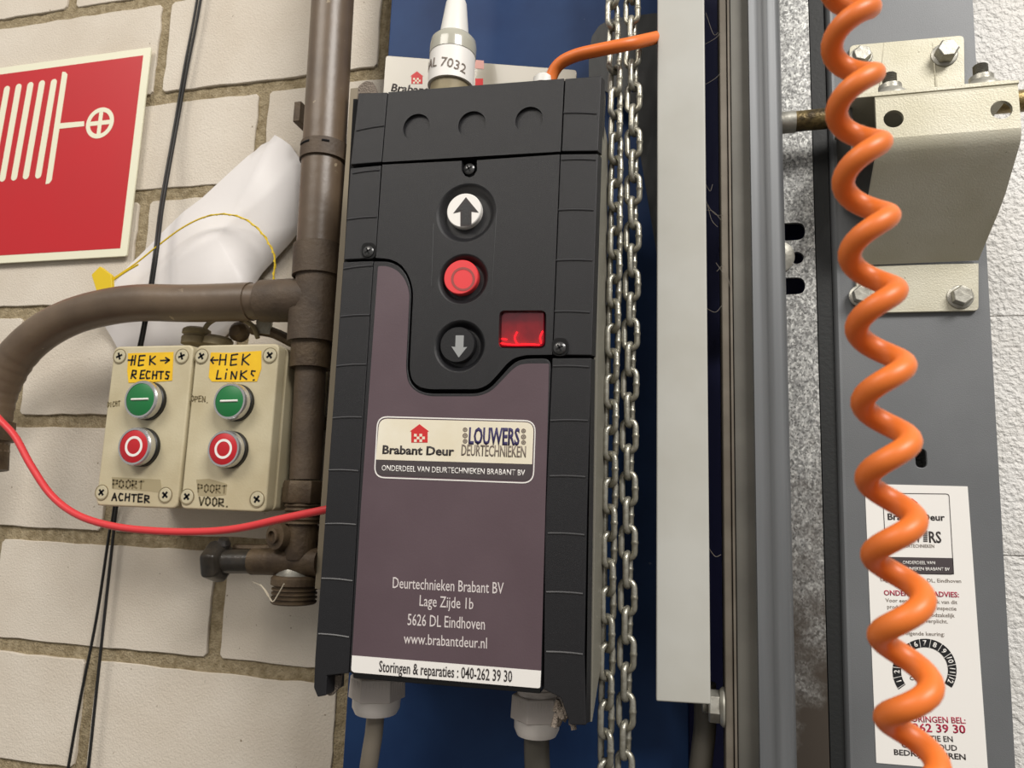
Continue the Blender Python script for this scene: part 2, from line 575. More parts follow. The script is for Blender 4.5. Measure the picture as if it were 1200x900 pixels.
def house(cx, cy, s, D, parent, th=.0002, mroof=None):
    """little red house with a chequered front, s px wide"""
    h = s / 2
    bm = pr([(cx - h, cy - s * .12), (cx, cy - s * .50), (cx + h, cy - s * .12), (cx + h * .86, cy - s * .10), (cx + h * .86, cy + s * .48),
             (cx - h * .86, cy + s * .48), (cx - h * .86, cy - s * .10)], D, D + th)
    hh = obj('house_emblem', bm, M_redp, parent, smooth=False)
    bm = bmesh.new(); c = s * .145
    for j in range(3 + 0):
        for i in range(4):
            if (i + j) % 2 == 0:
                x = cx - 2 * c + i * c; y = cy + s * .02 + j * c
                prism(bm, W([(x, y), (x + c, y), (x + c, y + c), (x, y + c)], D - .00012), D)
    obj('chequers', bm, M_cream, parent, smooth=False)


house(488.5, 91, 15, DP, pl)
lettering('Brabant Deur', (458, 106.5), (536, 113), 8.5, DP, M_ink, pl, bold=.02)
obj('red_mark', pr([(557, 92), (566, 92), (566, 110), (557, 110)], DP, DP + .0002), M_redp, pl)
obj('faded_red_mark', pr([(556, 70), (567, 71), (567, 81), (556, 80)], DP, DP + .0002), M_pink, pl)

# ================================================================== CONTROL UNIT
CU = thing('door_control_unit', P(540, 800, .52), 'black door control unit with round up, stop and down buttons and aubergine sticker', 'control unit')
D0 = .450
# grey housing behind the black covers
hx1 = P(713, 250, .505).x; hx0 = P(405, 200, .53).x
zt = P(410, 105, .53).z; zb = P(700, 790, .50).z
hr = P(700.5, 400, .458).x; hl = -.230
zt1 = P(700, 128, .458).z; zt2 = P(700, 128, .458).z - .012
bm = bmesh.new()
pro = [(.4575, zt1), (.503, zt1 - .004), (.503, P(703, 772, .503).z), (.4575, P(690, 846, .4575).z)]
a = [bm.verts.new((hr, y, z)) for y, z in pro]; b = [bm.verts.new((hr - .0025, y, z)) for y, z in pro]
for i in range(4): bm.faces.new((a[i], a[(i + 1) % 4], b[(i + 1) % 4], b[i]))
bm.faces.new(a); bm.faces.new(b[::-1])
obj('housing_side', bm, M_base, CU, bevel=.0004)
obj('housing', box(bmesh.new(), hl, hr - .0026, .477, .503, P(640, 795, .503).z, zt2), M_base, CU, bevel=.001)
obj('back_box', box(bmesh.new(), hl + .006, hr - .014, .5032, BL - .0002, P(640, 785, .503).z, zt2 - .01), M_base, CU, bevel=.001)
obj('mounting_flange', box(bmesh.new(), hx0, P(424, 200, .528).x, .528, .540, P(372, 690, .53).z, zt), mat('dusty_flange', (132, 121, 101), .6), CU, bevel=.0006)

SEAM = [(410, 195), (447, 191), (550, 187), (657, 179), (701, 179)]
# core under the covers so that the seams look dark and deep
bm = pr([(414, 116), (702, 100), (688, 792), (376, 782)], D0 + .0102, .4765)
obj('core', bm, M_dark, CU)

# --- top cover (connection lid)
top = obj('top_cover', pr([(455, 108), (661, 92), (657, 177.5), (448, 190)], D0, .476), M_black, CU, bevel=.0006)
cuts = []
for cx, cy, r in ((488, 149, 15.5), (553, 146, 16), (620, 140.5, 16)):
    c = P(cx, cy, D0); R = r * mpp(cx, cy, D0)
    cuts.append(cyl(c + Vector((0, .0022, 0)), FRONT, R, .01, 40))
cut(top, cuts)
# bumps of the top edge on the lid
bm = rpr([(418, 117), (420, 101), (428, 95), (437, 96), (440, 103), (442, 110)], D0 + .002, D0 + .006, .0015)
obj('torn_tab', bm, M_lint, CU)

# --- side strips, each stage of the left and right wing
def strip(pts, name='side_cover', mt=None):
    return obj(name, pr(pts, D0 + .0004, .476), mt or M_black, CU, bevel=.0007)
strip([(420, 109), (454, 108), (447, 190), (410.5, 193)])
strip([(662, 92), (690, 90), (705, 88), (701, 177), (658, 177.5)])
strip([(410.5, 197), (446.5, 193.5), (440, 302.5), (402.5, 304.5)])
strip([(656.5, 180.5), (701, 180), (693.5, 416.5), (647.5, 416)])
strip([(402, 307), (437.5, 305.5), (423, 533), (408.5, 789), (383, 792), (382, 815), (372, 817), (367.5, 806), (369, 770), (386, 533)])
strip([(647, 419.5), (693, 419.5), (688, 600), (685, 765), (687, 850), (668, 850), (657, 818), (637, 808), (638, 620)])
# chamfered outer flank of the right wing
def flank(p0, p1, name='side_flank'):
    bm = bmesh.new()
    (xa, ya), (xb, yb) = p0, p1
    a, b = P(xa, ya, D0 + .0012), P(xb, yb, D0 + .0012)
    prof = [(0, 0), (.0018, .0045), (.0018, .0062), (0, .0062)]
    va = [bm.verts.new((a.x - .0002 + dx, a.y + dy, a.z)) for dx, dy in prof]
    vb = [bm.verts.new((b.x - .0002 + dx, b.y + dy, b.z)) for dx, dy in prof]
    for i in range(4): bm.faces.new((va[i], va[(i + 1) % 4], vb[(i + 1) % 4], vb[i]))
    bm.faces.new(va[::-1]); bm.faces.new(vb)
    obj(name, bm, M_black, CU)
flank((705, 90), (701, 177)); flank((701, 181), (693.5, 416)); flank((693, 420), (687, 848))
# left wing: little torn flap at its foot
bm = rpr([(383, 793), (399, 791), (397, 806), (388, 816), (383, 814)], D0 + .012, D0 + .015, .001)
obj('torn_flap', bm, M_lint, CU)
bm = bmesh.new()
for k in range(26):
    a = P(655 + random.uniform(-3, 14), 822 + random.uniform(-4, 16), .458)
    tube(bm, [a, a + Vector((random.uniform(-.004, .004), random.uniform(-.003, .003), random.uniform(-.010, -.002)))], random.uniform(.0008, .002), 5)
lf = obj('lint_tuft', bm, M_lint, CU); lf['kind'] = 'stuff'

# --- moulded ridges across both wings
L_R = [((416, 153), (451, 147)), ((412, 203), (446, 199)), ((406, 257), (442, 254)), ((401.5, 315), (438, 311)), ((398, 371), (434, 369)),
       ((393, 429), (430, 427)), ((388.5, 490), (425, 489)), ((384, 551), (421, 552)), ((380, 614), (418, 615)), ((376, 678), (414, 681)), ((372, 743), (410, 747))]
R_R = [((659, 132), (700, 133)), ((657, 187), (699, 187)), ((653, 246), (696, 246)), ((650, 305), (695, 305)), ((648.5, 365), (692, 366)),
       ((647, 429), (691, 430)), ((644, 493), (690, 493)), ((643, 558), (687, 559)), ((641, 625), (686, 627)), ((639, 694), (684, 696)), ((639, 764), (684, 767))]
for a, b in L_R + R_R:
    bm = bmesh.new()
    A = P(a[0] + 1, a[1], D0); B = P(b[0] - 1, b[1], D0)
    pts = [A + (B - A) * t + Vector((0, .0004, math.sin(t * PI) * .0004)) for t in [i / 6 for i in range(7)]]
    tube(bm, pts, .0007, 6)
    obj('ridge', bm, M_ridge, CU)

# --- middle panel with the buttons
PANEL = [(448, 193), (541, 188.5), (541, 200), (545, 206), (550, 208), (555, 206), (559, 200), (559, 187.8), (656, 181), (647, 415.5), (617, 416), (603, 419), (594, 426), (584, 438), (572, 451), (560, 456), (503, 456),
         (491, 453.5), (483, 446), (480, 433), (484.5, 340), (479, 322), (470, 309.5), (458, 303.5), (440.5, 302)]
panel = obj('button_panel', rpr(PANEL, D0 - .0004, .476, [0] * 11 + [.006] * 13 + [0], 4), M_black, CU)
cuts = []
BT = [(546, 249.5, 20, 35), (542.5, 327, 20, 29.5), (538.5, 405.5, 20.5, 30)]
for cx, cy, rb, rd in BT:
    c = P(cx, cy, D0 - .0004); R = rd * mpp(cx, cy, D0)
    dep = .0058
    prof = [(0, -dep)] + [(R * (.72 + .28 * t), -dep + dep * (1 - math.cos(t * PI)) / 2) for t in [i / 8 for i in range(9)]] + [(R * 1.02, .004), (0, .004)]
    cuts.append(lt(c, FRONT, prof, 48))
cuts.append(rpr([(583.5, 362), (639, 362), (638, 407), (582.5, 406.5)], D0 - .004, D0 + .0070, .004))
cut(panel, cuts)
# moulded line round the column of buttons
for path in ([(508, 330), (508.5, 250), (516, 225), (531, 213), (548, 209), (565, 213), (578, 225), (582, 240), (577, 335)],):
    pass
ln = smoothline([P(x, y, D0 - .0003) for x, y in [(505.5, 335), (508, 262)]], 2)
obj('moulding_line', tb(ln, .00022, 6), M_blackg, CU)
ln = smoothline([P(x, y, D0 - .0003) for x, y in [(582, 245), (576, 345)]], 2)
obj('moulding_line', tb(ln, .00022, 6), M_blackg, CU)

for i, (cx, cy, rb, rd) in enumerate(BT):
    c = P(cx, cy, D0 + .0054)
    R = rb * mpp(cx, cy, D0)
    b = obj('push_button', lt(c, FRONT, [(0, 0), (R, 0), (R, .0042), (R - .0005, .0049), (0, .0049)], 40), [M_white, mat('coral_button', (226, 62, 66), .4), M_blackg][i], CU,
            label=['white round up button', 'red round stop button', 'black round down button'][i])
    Db = c.y - .0049 - .0001
    if i == 0:
        A = pr([(546, 231), (561, 249), (552.5, 248), (552.5, 265), (539.5, 265), (539.5, 248), (531, 250)], Db - .0001, Db + .0001)
        obj('up_arrow', A, M_ink, b, smooth=False)
        A = pr([(546, 235.5), (556.5, 247), (550.5, 246), (550.5, 263), (541.5, 263), (541.5, 246), (535.5, 247.5)], Db - .0002, Db)
        obj('up_arrow_fill', A, M_blackg, b, smooth=False)
    if i == 1:
        obj('stop_ring', ring_px(bmesh.new(), 542.6, 327, 14, 11.3, Db - .0001), mat('dim_ring', (150, 70, 66), .5), b, smooth=False)
    if i == 2:
        A = pr([(534, 393), (543.5, 393), (543, 407), (547.5, 406.5), (537.5, 419), (529, 406), (533.5, 406.5)], Db - .0001, Db + .0001)
        obj('down_arrow', A, mat('grey_arrow', (150, 152, 152), .5), b, smooth=False)

# display window
wn = obj('display_window', rpr([(585, 364), (637, 364), (636.5, 405), (584.5, 404.5)], D0 + .0030, D0 + .0036, .0035), M_redglass, CU, label='red display window')
obj('display_backing', rpr([(584, 363), (638, 363), (638, 406), (584, 406)], D0 + .0062, D0 + .0068, .003), M_ledb, wn)
for path in ([(586, 402), (600, 404), (618, 403.5), (632, 404)], [(606, 389), (603, 396), (606, 403)], [(636, 388), (633, 395), (634, 402)], [(588, 397), (594, 398)]):
    obj('led_segment', tb(smoothline([P(x, y, D0 + .0056) for x, y in path], 4), .00035, 6), M_led, wn)

# cross-head screws with dark wells
def cover_screw(cx, cy, r, D):
    c = P(cx, cy, D)
    R = r * mpp(cx, cy, D)
    s = obj('screw', lt(c, FRONT, [(0, 0), (R, 0), (R, .0008), (R * .7, .0016), (0, .0018)], 20), M_bolt if False else mat('black_screw', (84, 84, 84), .25, metal=.7), CU)
    bm = bmesh.new()
    for a in (.5, .5 + PI / 2):
        d = Vector((math.cos(a), 0, math.sin(a))); n = Vector((-d.z, 0, d.x))
        q = c + Vector((0, -.0019, 0))
        prism(bm, [q - d * R * .6 - n * R * .13, q + d * R * .6 - n * R * .13, q + d * R * .6 + n * R * .13, q - d * R * .6 + n * R * .13], c.y - .001)
    obj('cross_slot', bm, M_dark, s, smooth=False)
cover_screw(550, 198.5, 6.5, D0 + .0038)
for cx, cy, r, top_ in ((432, 294, 7, 284.5), (656, 407, 8, 396)):
    bm = rpr([(cx - r - 1.5, top_), (cx + r + 1.5, top_), (cx + r + 1, cy + r + 2), (cx - r - 1, cy + r + 2)], D0 - .0009, D0 + .003, .0045)
    obj('screw_well', bm, M_dark, CU)
    cover_screw(cx, cy + 1, r - .8, D0 - .0008)
# --- lower cover
LOW = [(437.5, 306), (456, 306), (468, 311.5), (477, 323), (482, 340), (477.5, 433), (481, 448.5), (490, 457.5), (503, 461), (560, 461), (574, 455), (587, 441), (597, 429.5), (606, 422.5), (617, 420), (646, 419.5),
       (638, 620), (634.5, 808), (560, 803), (412, 790), (409, 787), (423, 533)]
low = obj('lower_cover', rpr(LOW, D0, .476, [0] + [.006] * 15 + [0] * 6, 4), M_black, CU, bevel=.0008)
# sticker
DS = D0 - .0004
ST = [(443, 312), (452, 311.5), (464, 315.5), (474, 326), (480, 342), (475.5, 433), (478.5, 450), (488, 459.5), (502, 464.5), (561, 464.5), (576, 458.5), (589, 445), (600, 433.5), (608, 427.5), (618, 426), (643.5, 426), (634, 786), (412.5, 768), (423, 593)]
sheet = obj('front_sticker', rpr(ST, DS, D0 + .0001, [.001] + [.006] * 14 + [.001, 0, 0, 0], 4), M_sheet, CU, smooth=False, label='aubergine front sticker')
obj('white_footer', rpr([(412.5, 768), (634, 786), (633, 806), (630, 806.5), (415, 788), (411.5, 786)], DS - .00005, D0 + .0001, [0, 0, .001, 0, 0, .001]), M_white, sheet, smooth=False)
D1 = DS - .00025
lettering('Deurtechnieken Brabant BV', (460, 689), (590, 696), 13, D1, M_wink, sheet, th=.0003)
lettering('Lage Zijde 1b', (491.5, 710), (554.5, 714), 13, D1, M_wink, sheet, th=.0003)
lettering('5626 DL Eindhoven', (477.5, 732.5), (568, 738), 13.5, D1, M_wink, sheet, th=.0003)
lettering('www.brabantdeur.nl', (473, 754), (570.5, 760), 12.5, D1, M_wink, sheet, th=.0003)
lettering('Storingen & reparaties : 040-262 39 30', (444, 787), (600, 799.5), 13, D1, M_ink, sheet, bold=.01, th=.00025)
# logo box: outline, cream plate, dark band
fr = rnd(W([(442, 487.5), (628, 492.5), (625.5, 567), (438, 560)], D1), .0075, 6)
fi = rnd(W([(443.2, 489), (626.8, 494), (624.3, 565.5), (439.3, 558.6)], D1), .0068, 6)
bm = bmesh.new()
n = len(fr)
vo = [bm.verts.new(p) for p in fr]; vi = [bm.verts.new(p) for p in fi]
for i in range(n): bm.faces.new((vo[i], vo[(i + 1) % n], vi[(i + 1) % n], vi[i]))
r_ = bmesh.ops.extrude_face_region(bm, geom=list(bm.faces))
for e in r_['geom']:
    if isinstance(e, bmesh.types.BMVert): e.co.y += .0003
obj('logo_frame', bm, M_white, sheet, smooth=False)
obj('logo_plate', rpr([(444.5, 490.5), (625.5, 495), (623.5, 544), (440.5, 538.5)], D1, DS + .0001, [.006, .006, 0, 0]), M_cream, sheet, smooth=False)
obj('logo_band', rpr([(440.5, 538.8), (623.5, 544.3), (622.5, 563.5), (440, 556.5)], D1, DS + .0001, [0, 0, .006, .006]), M_band, sheet, smooth=False)
D2 = D1 - .0002
house(491.5, 508, 22, D2, sheet)
lettering('Brabant Deur', (448, 531.5), (532, 533.8), 9.8, D2, M_ink, sheet, bold=.028)
lettering('LOUWERS', (549, 520), (608.5, 521.3), 19, D2, M_navy, sheet, bold=.03)
lettering('DEURTECHNIEKEN', (540.5, 533.5), (616, 536), 13, D2, M_taupe, sheet, bold=.012)
bm = bmesh.new()
for cx, dy in ((545, 0), (613.5, 1.4)):
    for cy, rr in ((503.5, 2.7), (510.5, 3), (517, 2.7)):
        ring_px(bm, cx, cy + dy, rr, rr * .55, D2, n=14)
        ring_px(bm, cx, cy + dy, rr * .35, rr * .05, D2, n=10)
obj('rosette_row', bm, M_taupe, sheet, smooth=False)
lettering('ONDERDEEL VAN DEURTECHNIEKEN BRABANT BV', (447, 551.5), (615, 557.5), 6.6, D2, M_white, sheet, bold=.008)
# dark foot of the housing
obj('bottom_lip', pr([(413, 788), (634, 806.5), (633, 813), (414, 795)], D0 + .004, .50), M_blackg, CU, bevel=.0006)

# glands under the unit
def gland(cx, cy, w_, D, name, label):
    g = thing(name, P(cx, cy, D), label, 'cable gland', 'cable glands under the control unit')
    R = w_ / 2 * mpp(cx, cy, D)
    c = P(cx, cy, D)
    up = Vector((0, 0, 1))
    obj('locking_nut', lt(c + up * .005, up, [(0, 0), (R * 1.03, 0), (R * 1.03, .001), (R * 1.0, .014), (R * .96, .015), (0, .015)], 6, .35), M_glandw, g, bevel=.0008)
    bm = bmesh.new()
    for k in range(6):
        for j in range(7):
            a = .35 + 2 * PI * (k + (j + 1.2) / 8.4) / 6
            # short gripping ribs on the flats
            q = .35 + 2 * PI * (k + .5) / 6
            rr = R * 1.005 * math.cos(PI / 6) / math.cos(a - q)
            ref = Vector((1, 0, 0)); v2 = up.cross(ref)
            p = c + (ref * math.cos(a) + v2 * math.sin(a)) * rr
            tube(bm, [p + up * .0065, p + up * .018], .0003, 4)
    rb = obj('grip_ribs', bm, M_glandw, g)
    obj('dome_cap', lt(c, up, [(0, -.0065), (R * .45, -.0065), (R * .75, -.005), (R * .86, -.001), (R * .87, .005), (0, .005)], 28), mat('pale_gland_dome', (206, 200, 194), .4), g)
    bm = bmesh.new()
    lathe(bm, c + up * .020, up, [(0, 0), (R * .78, 0), (R * .78, .002), (R * .84, .0025), (R * .84, .004), (R * .78, .0045), (R * .84, .006), (R * .78, .0075), (R * .78, .012), (0, .012)], 28)
    obj('thread', bm, M_glandw, g)
    return c, R


c1, R1 = gland(441, 826, 60, .497, 'cable_gland', 'light grey cable gland under the left end of the control unit')
c2, R2 = gland(629, 851, 60, .497, 'cable_gland', 'light grey cable gland under the right end of the control unit, grey lint beside it')
pts = smoothline([c1 + Vector((0, 0, -.002)), P(438, 860, .497), P(434, 885, .497), P(431, 915, .50), P(432, 1000, .51)], 6)
tag(obj('grey_cable', tb(pts, .0062, 14), M_greycab), 'light grey cable hanging from the left cable gland', 'cable')
pts = smoothline([c2 + Vector((0, 0, -.002)), P(629, 880, .497), P(630, 915, .497), P(630, 1000, .50)], 6)
tag(obj('grey_cable', tb(pts, .0083, 14), M_greycabd), 'thick dark grey cable hanging from the right cable gland', 'cable')

# ------------------------------------------------ plug standing on top
pg = thing('connector_plug', P(528, 104, .50), 'white cable boot with frosted collar and printed white label on top of the control unit', 'connector')
A = P(527, 118, .50); B = P(536, -12, .50)
axs = (B - A).normalized()
def ax_at(py):
    # point of the axis at a given pixel row
    lo, hi = 0.0, 1.3
    q = A + (B - A) * ((118 - py) / 130)
    return q
sc_ = mpp(530, 60, .50)
def seg_(name, y0, y1, prof, m_):
    a, b = ax_at(y0), ax_at(y1); L_ = (b - a).length
    return obj(name, lt(a, axs, [(0, 0)] + [(r * sc_, t * L_) for r, t in prof] + [(0, L_)], 32), m_, pg)
seg_('socket_body', 125, 97, [(22, 0), (22, 1)], M_beiged)
lb = seg_('label_sleeve', 103, 65, [(25, 0), (25, 1)], M_white)
seg_('frosted_collar', 68, 47, [(25.6, 0), (25.6, .5), (24.8, .8), (21, 1)], M_frost)
seg_('cable_boot', 51, 2, [(17, 0), (16.5, .1), (11.5, .93), (10, 1)], M_boot)
pa_ = ax_at(4)
obj('grey_cable', tb(smoothline([pa_ - axs * .004, pa_ + axs * .03, pa_ + axs * .09 + Vector((.002, .006, 0)), Vector((pa_.x + .012, .535, CAMZ + .50)), Vector((pa_.x + .012, .540, CAMZ + .62))], 6), 7.5 * sc_, 14), M_greycab, pg)
# lettering wrapped round the sleeve
a0 = ax_at(88); tbm = text_bm('RAL 7032', (0, 0), (60, 0), 11, .5)
xs = [v.co.x for v in tbm.verts]; zs = [v.co.z for v in tbm.verts]
x0_, x1_ = min(xs), max(xs); z0_ = P(0, 0, .5).z; y0_ = min(v.co.y for v in tbm.verts)
Rr = 25.2 * sc_
e1 = Vector((1, 0, 0)); e1 = (e1 - axs * e1.dot(axs)).normalized(); e2 = axs.cross(e1)
fw = e2 if e2.y < 0 else -e2
ks = (58 * sc_) / (x1_ - x0_)
for v in tbm.verts:
    s = (v.co.x - x0_) * ks - 30.5 * sc_
    hgt_ = (v.co.z - z0_) * 10.5 * sc_ / max(1e-6, (P(0, -11, .5) - P(0, 0, .5)).length)
    an = s / Rr - .12
    rr = Rr + .0001 + (.0002 if v.co.y - y0_ < .0001 else 0)
    v.co = a0 + axs * (hgt_ - s * 0.04) + (e1 * math.sin(an) + fw * math.cos(an)) * rr
obj('lettering', tbm, M_taupe, pg, smooth=False)

# orange cable from the top of the unit to behind the trunking
oc = thing('orange_cable', P(645, 90, .49), 'orange cable curving from the top of the control unit across the chains', 'cable')
pts = smoothline([P(641, 112, .495), P(647, 88, .493), P(657, 74, .490), P(675, 65, .486), (P(700, 59, .482)), P(735, 52, .483), P(755, 47.5, .493), P(774, 43, .509), P(786, 40, .520)], 8)
obj('sheath', tb(pts, .0046, 16), M_orange, oc)
obj('ferrule', lt(P(637, 101, .495), Vector((.1, 0, 1)), [(0, 0), (.0085, 0), (.0085, .005), (.006, .0075), (0, .0075)], 24), M_boot, oc, label='white ferrule')

# dark grey bent sheet between the unit and the chains
bm = rpr([(690, 98), (690, 60), (694, 42), (702, 30), (716, 22), (770, 15), (770, 300), (740, 120), (712, 108)], .535, .5365, .001)
tag(obj('dark_sheet_offcut', bm, mat('dark_bent_sheet', (44, 46, 46), .45, bump=.4, bscale=60)), 'dark grey curved sheet piece behind the chains, above the control unit', 'sheet metal')

# ================================================================== CHAINS
def link_mesh():
    me_bm = bmesh.new()
    r = CH_R; hw = .0067 - r; hl = CH_OUT / 2 - r
    s = hl - hw
    pts = []; rad = []
    for k in range(9):
        a = -PI / 2 + PI * k / 8
        pts.append(Vector((hw * math.cos(a), 0, 0)) + Vector((0, 0, 0)) if False else Vector((hw * math.sin(PI * k / 8 - PI / 2) * -1, 0, s + hw * math.cos(PI * k / 8 - PI / 2))))
        rad.append(r)
    for t in (.15, .35, .44, .5, .56, .65, .85):
        pts.append(Vector((-hw, 0, s - 2 * s * t))); rad.append(r * (1.22 if t == .5 else 1.1 if .4 < t < .6 else 1))
    for k in range(9):
        pts.append(Vector((-hw * math.cos(PI * k / 8), 0, -s - hw * math.sin(PI * k / 8)))); rad.append(r)
    for t in (.25, .5, .75):
        pts.append(Vector((hw, 0, -s + 2 * s * t))); rad.append(r)
    pts[:9] = [Vector((hw * math.cos(PI * k / 8), 0, s + hw * math.sin(PI * k / 8))) for k in range(9)]
    tube(me_bm, pts, rad, 10, closed=True)
    bmesh.ops.recalc_face_normals(me_bm, faces=me_bm.faces)
    me = bpy.data.meshes.new('chain_link'); me_bm.to_mesh(me); me_bm.free()
    for p in me.polygons: p.use_smooth = True
    me.materials.append(M_chain)
    return me


CD = .500
pitch = (P(742, 113, CD).z - P(742, 167.5, CD).z) / 2
pitch = (P(742, 113, CD).z - P(734, 834, CD).z) / 24
CH_R = .0021
CH_OUT = pitch + 4 * CH_R - .0006
LM = link_mesh()


def chain(label, xs, z_ref, yaw0, yaw1, D):
    """xs: function z -> x of the hanging chain"""
    t = thing('hoist_chain', Vector((xs(CAMZ + .45), D, CAMZ + .45)), label, 'chain', 'hanging door chains')
    k0 = int((CAMZ + .60 - z_ref) / pitch); k1 = -int((z_ref - (CAMZ - .36)) / pitch)
    for k in range(k0, k1 - 1, -1):
        z = z_ref + k * pitch
        x = xs(z)
        o = bpy.data.objects.new('chain_link', LM); COL.objects.link(o); o.parent = t
        dx = (xs(z + .01) - xs(z - .01)) / .02
        o.location = Vector((x, D, z)) - ORG[t]
        o.rotation_euler = (random.uniform(-.03, .03), math.atan(dx) + random.uniform(-.02, .02), math.radians(yaw0 if k % 2 == 0 else yaw1) + random.uniform(-.06, .06))


def interp(pxs, D):
    q = sorted([(P(x, y, D).z, P(x, y, D).x) for x, y in pxs])
    def f(z):
        if z <= q[0][0]: return q[0][1]
        for (a, b), (c, d) in zip(q, q[1:]):
            if z <= c: return b + (d - b) * (z - a) / (c - a)
        return q[-1][1]
    return f


xa = interp([(718, 20), (721.5, 100), (722, 200), (721, 300), (719, 380), (716.5, 470), (715, 600), (713, 700), (711, 800), (710, 900)], CD)
xb = interp([(740, 20), (742, 110), (742, 200), (740.5, 300), (738.5, 400), (737, 500), (736, 600), (735, 700), (733.5, 800), (732, 900)], CD)
chain('left galvanised chain, links turned slantwise, hanging beside the control unit', xa, P(722, 176, CD).z, 228, 138, CD - .002)
chain('right galvanised chain, links alternately flat and edge on, nearest the grey trunking', xb, P(742, 113, CD).z, 168, -104, CD + .002)

# ================================================================== TRUNKING, RAIL, PERFORATED PLATE
tr = thing('cable_trunking', P(800, 825, .52), 'light grey vertical cable trunking between the chains and the steel rail', 'trunking')
x0, x1 = P(769.5, 400, .50).x, P(829, 400, .50).x
zb = P(800, 824, .50).z
bm = bmesh.new()
a = P(768.5, 822, .5); b = P(832, 826, .5)
prism(bm, [Vector((x0, .5, a.z)), Vector((x1, .5, b.z)), Vector((x1, .5, CAMZ + .48)), Vector((x0, .5, CAMZ + .48))], .504)
obj('cover', bm, M_duct, tr, bevel=.0012)
obj('channel', box(bmesh.new(), x0 + .0012, x1 - .0012, .504, BL, a.z + .0015, CAMZ + .48), M_duct, tr, bevel=.0006)
pts = smoothline([P(826, 800, .535), P(826, 850, .535), P(823, 880, .535), P(819, 920, .535), P(815, 1000, .535)], 6)
tag(obj('brown_grey_cable', tb(pts, .0075, 14), M_greycabd), 'grey-brown cable coming out below the grey trunking beside the rail', 'cable')

rl = thing('guide_rail', P(885, 900, .53), 'tall grey steel guide rail standing right of the grey trunking', 'rail')
def extr(prof, z0, z1, lean=0.0):
    """prof: closed outline of (x, y) extruded from z0 to z1"""
    bm = bmesh.new()
    a = [bm.verts.new((x, y, z0)) for x, y in prof]; b = [bm.verts.new((x + lean, y, z1)) for x, y in prof]
    n = len(prof)
    bm.faces.new(a); bm.faces.new(b[::-1])
    for i in range(n): bm.faces.new((a[i], a[(i + 1) % n], b[(i + 1) % n], b[i]))
    return bm
Z0, Z1 = CAMZ - .42, CAMZ + .56
def xr(px, D, py=450): return P(px, py, D).x
# left flange, two thin edges, web, bulging face
xl0, xl1 = xr(844, .512), xr(853, .512)
obj('left_flange', extr([(xl0, .512), (xl1, .512), (xl1, .556), (xl0, .556)], Z0, Z1, .003), M_railb, rl, bevel=.0008)
obj('edge_strip', extr([(xl1 + .0004, .5105), (xl1 + .0020, .5105), (xl1 + .0020, .550), (xl1 + .0004, .550)], Z0, Z1, .003), M_railb, rl, bevel=.0003)
xw0, xw1 = xl1 + .0026, xr(880, .512)
obj('web', extr([(xw0, .5135), (xw1 + .004, .5145), (xw1 + .004, .550), (xw0, .550)], Z0, Z1, .003), mat('warm_grey_steel_web', (112, 110, 103), .5, metal=.4, col2=(98, 96, 90), vscale=20), rl, bevel=.0005)  # web in its own warm grey
xf0, xf1 = xr(881, .505), xr(923, .505)
prof = []
for t in range(0, 13):
    u = t / 12
    x = xf0 + (xf1 - xf0) * u
    # raised shoulder, shallow flute, rounded outer edge
    y = .5045 + .0022 * math.sin(min(1, u / .55) * PI) * 0.8 - .0016 * math.exp(-((u - .52) / .12) ** 2) + (.010 * max(0, (u - .78) / .22) ** 2.2)
    prof.append((x, y))
prof += [(xf1 + .0006, .535), (xf1 - .002, .550), (xf0, .550)]
obj('rail_face', extr(prof, Z0, Z1, .003), M_rail, rl, ang=50)

bm = bmesh.new()
for pth_ in ([(827, 15), (836, 40), (842, 38)], [(826, 52), (838, 45), (845, 38)], [(825, 100), (838, 92), (846, 84)], [(825, 232), (833, 246), (840, 252), (848, 252)], [(826, 246), (836, 248), (845, 258)], [(829, 240), (834, 258), (841, 266)],
             [(826, 214), (832, 224), (835, 216)], [(839, 308), (846, 318), (855, 332)], [(840, 318), (849, 312), (857, 342)], [(826, 360), (838, 366), (846, 358)], [(829, 640), (838, 652), (845, 650)]):
    tube(bm, smoothline([P(x, y, .506) for x, y in pth_], 4), .00016, 4)
cw_ = obj('cobweb', bm, mat('dim_cobweb', (120, 114, 104), .9), rl); cw_['kind'] = 'stuff'

# hex bolt on the flange of the rail
hb = thing('flange_nut', P(844, 828, .512), 'hexagonal flange nut on the left flange of the rail, near the trunking foot', 'nut')
c = Vector((xl0 + .0006, .519, P(843, 828, .519).z)); lx = Vector((-1, 0, 0))
obj('washer_flange', lt(c, lx, [(0, 0), (.0122, 0), (.0122, .0012), (.0105, .003), (0, .003)], 28), M_bolt, hb)
obj('hex_nut', lt(c + lx * .003, lx, [(0, 0), (.0102, 0), (.0102, .0062), (.0092, .0072), (0, .0072)], 6, .3), M_bolt, hb, bevel=.0004)
bm = bmesh.new(); pf = [(0, 0)]
for k in range(6): pf += [(.0048, k * .0009), (.0043, k * .0009 + .00045)]
pf += [(0, .0056)]
lathe(bm, c + lx * .0090, lx, pf, 20); obj('bolt_end', bm, M_bolt, hb)

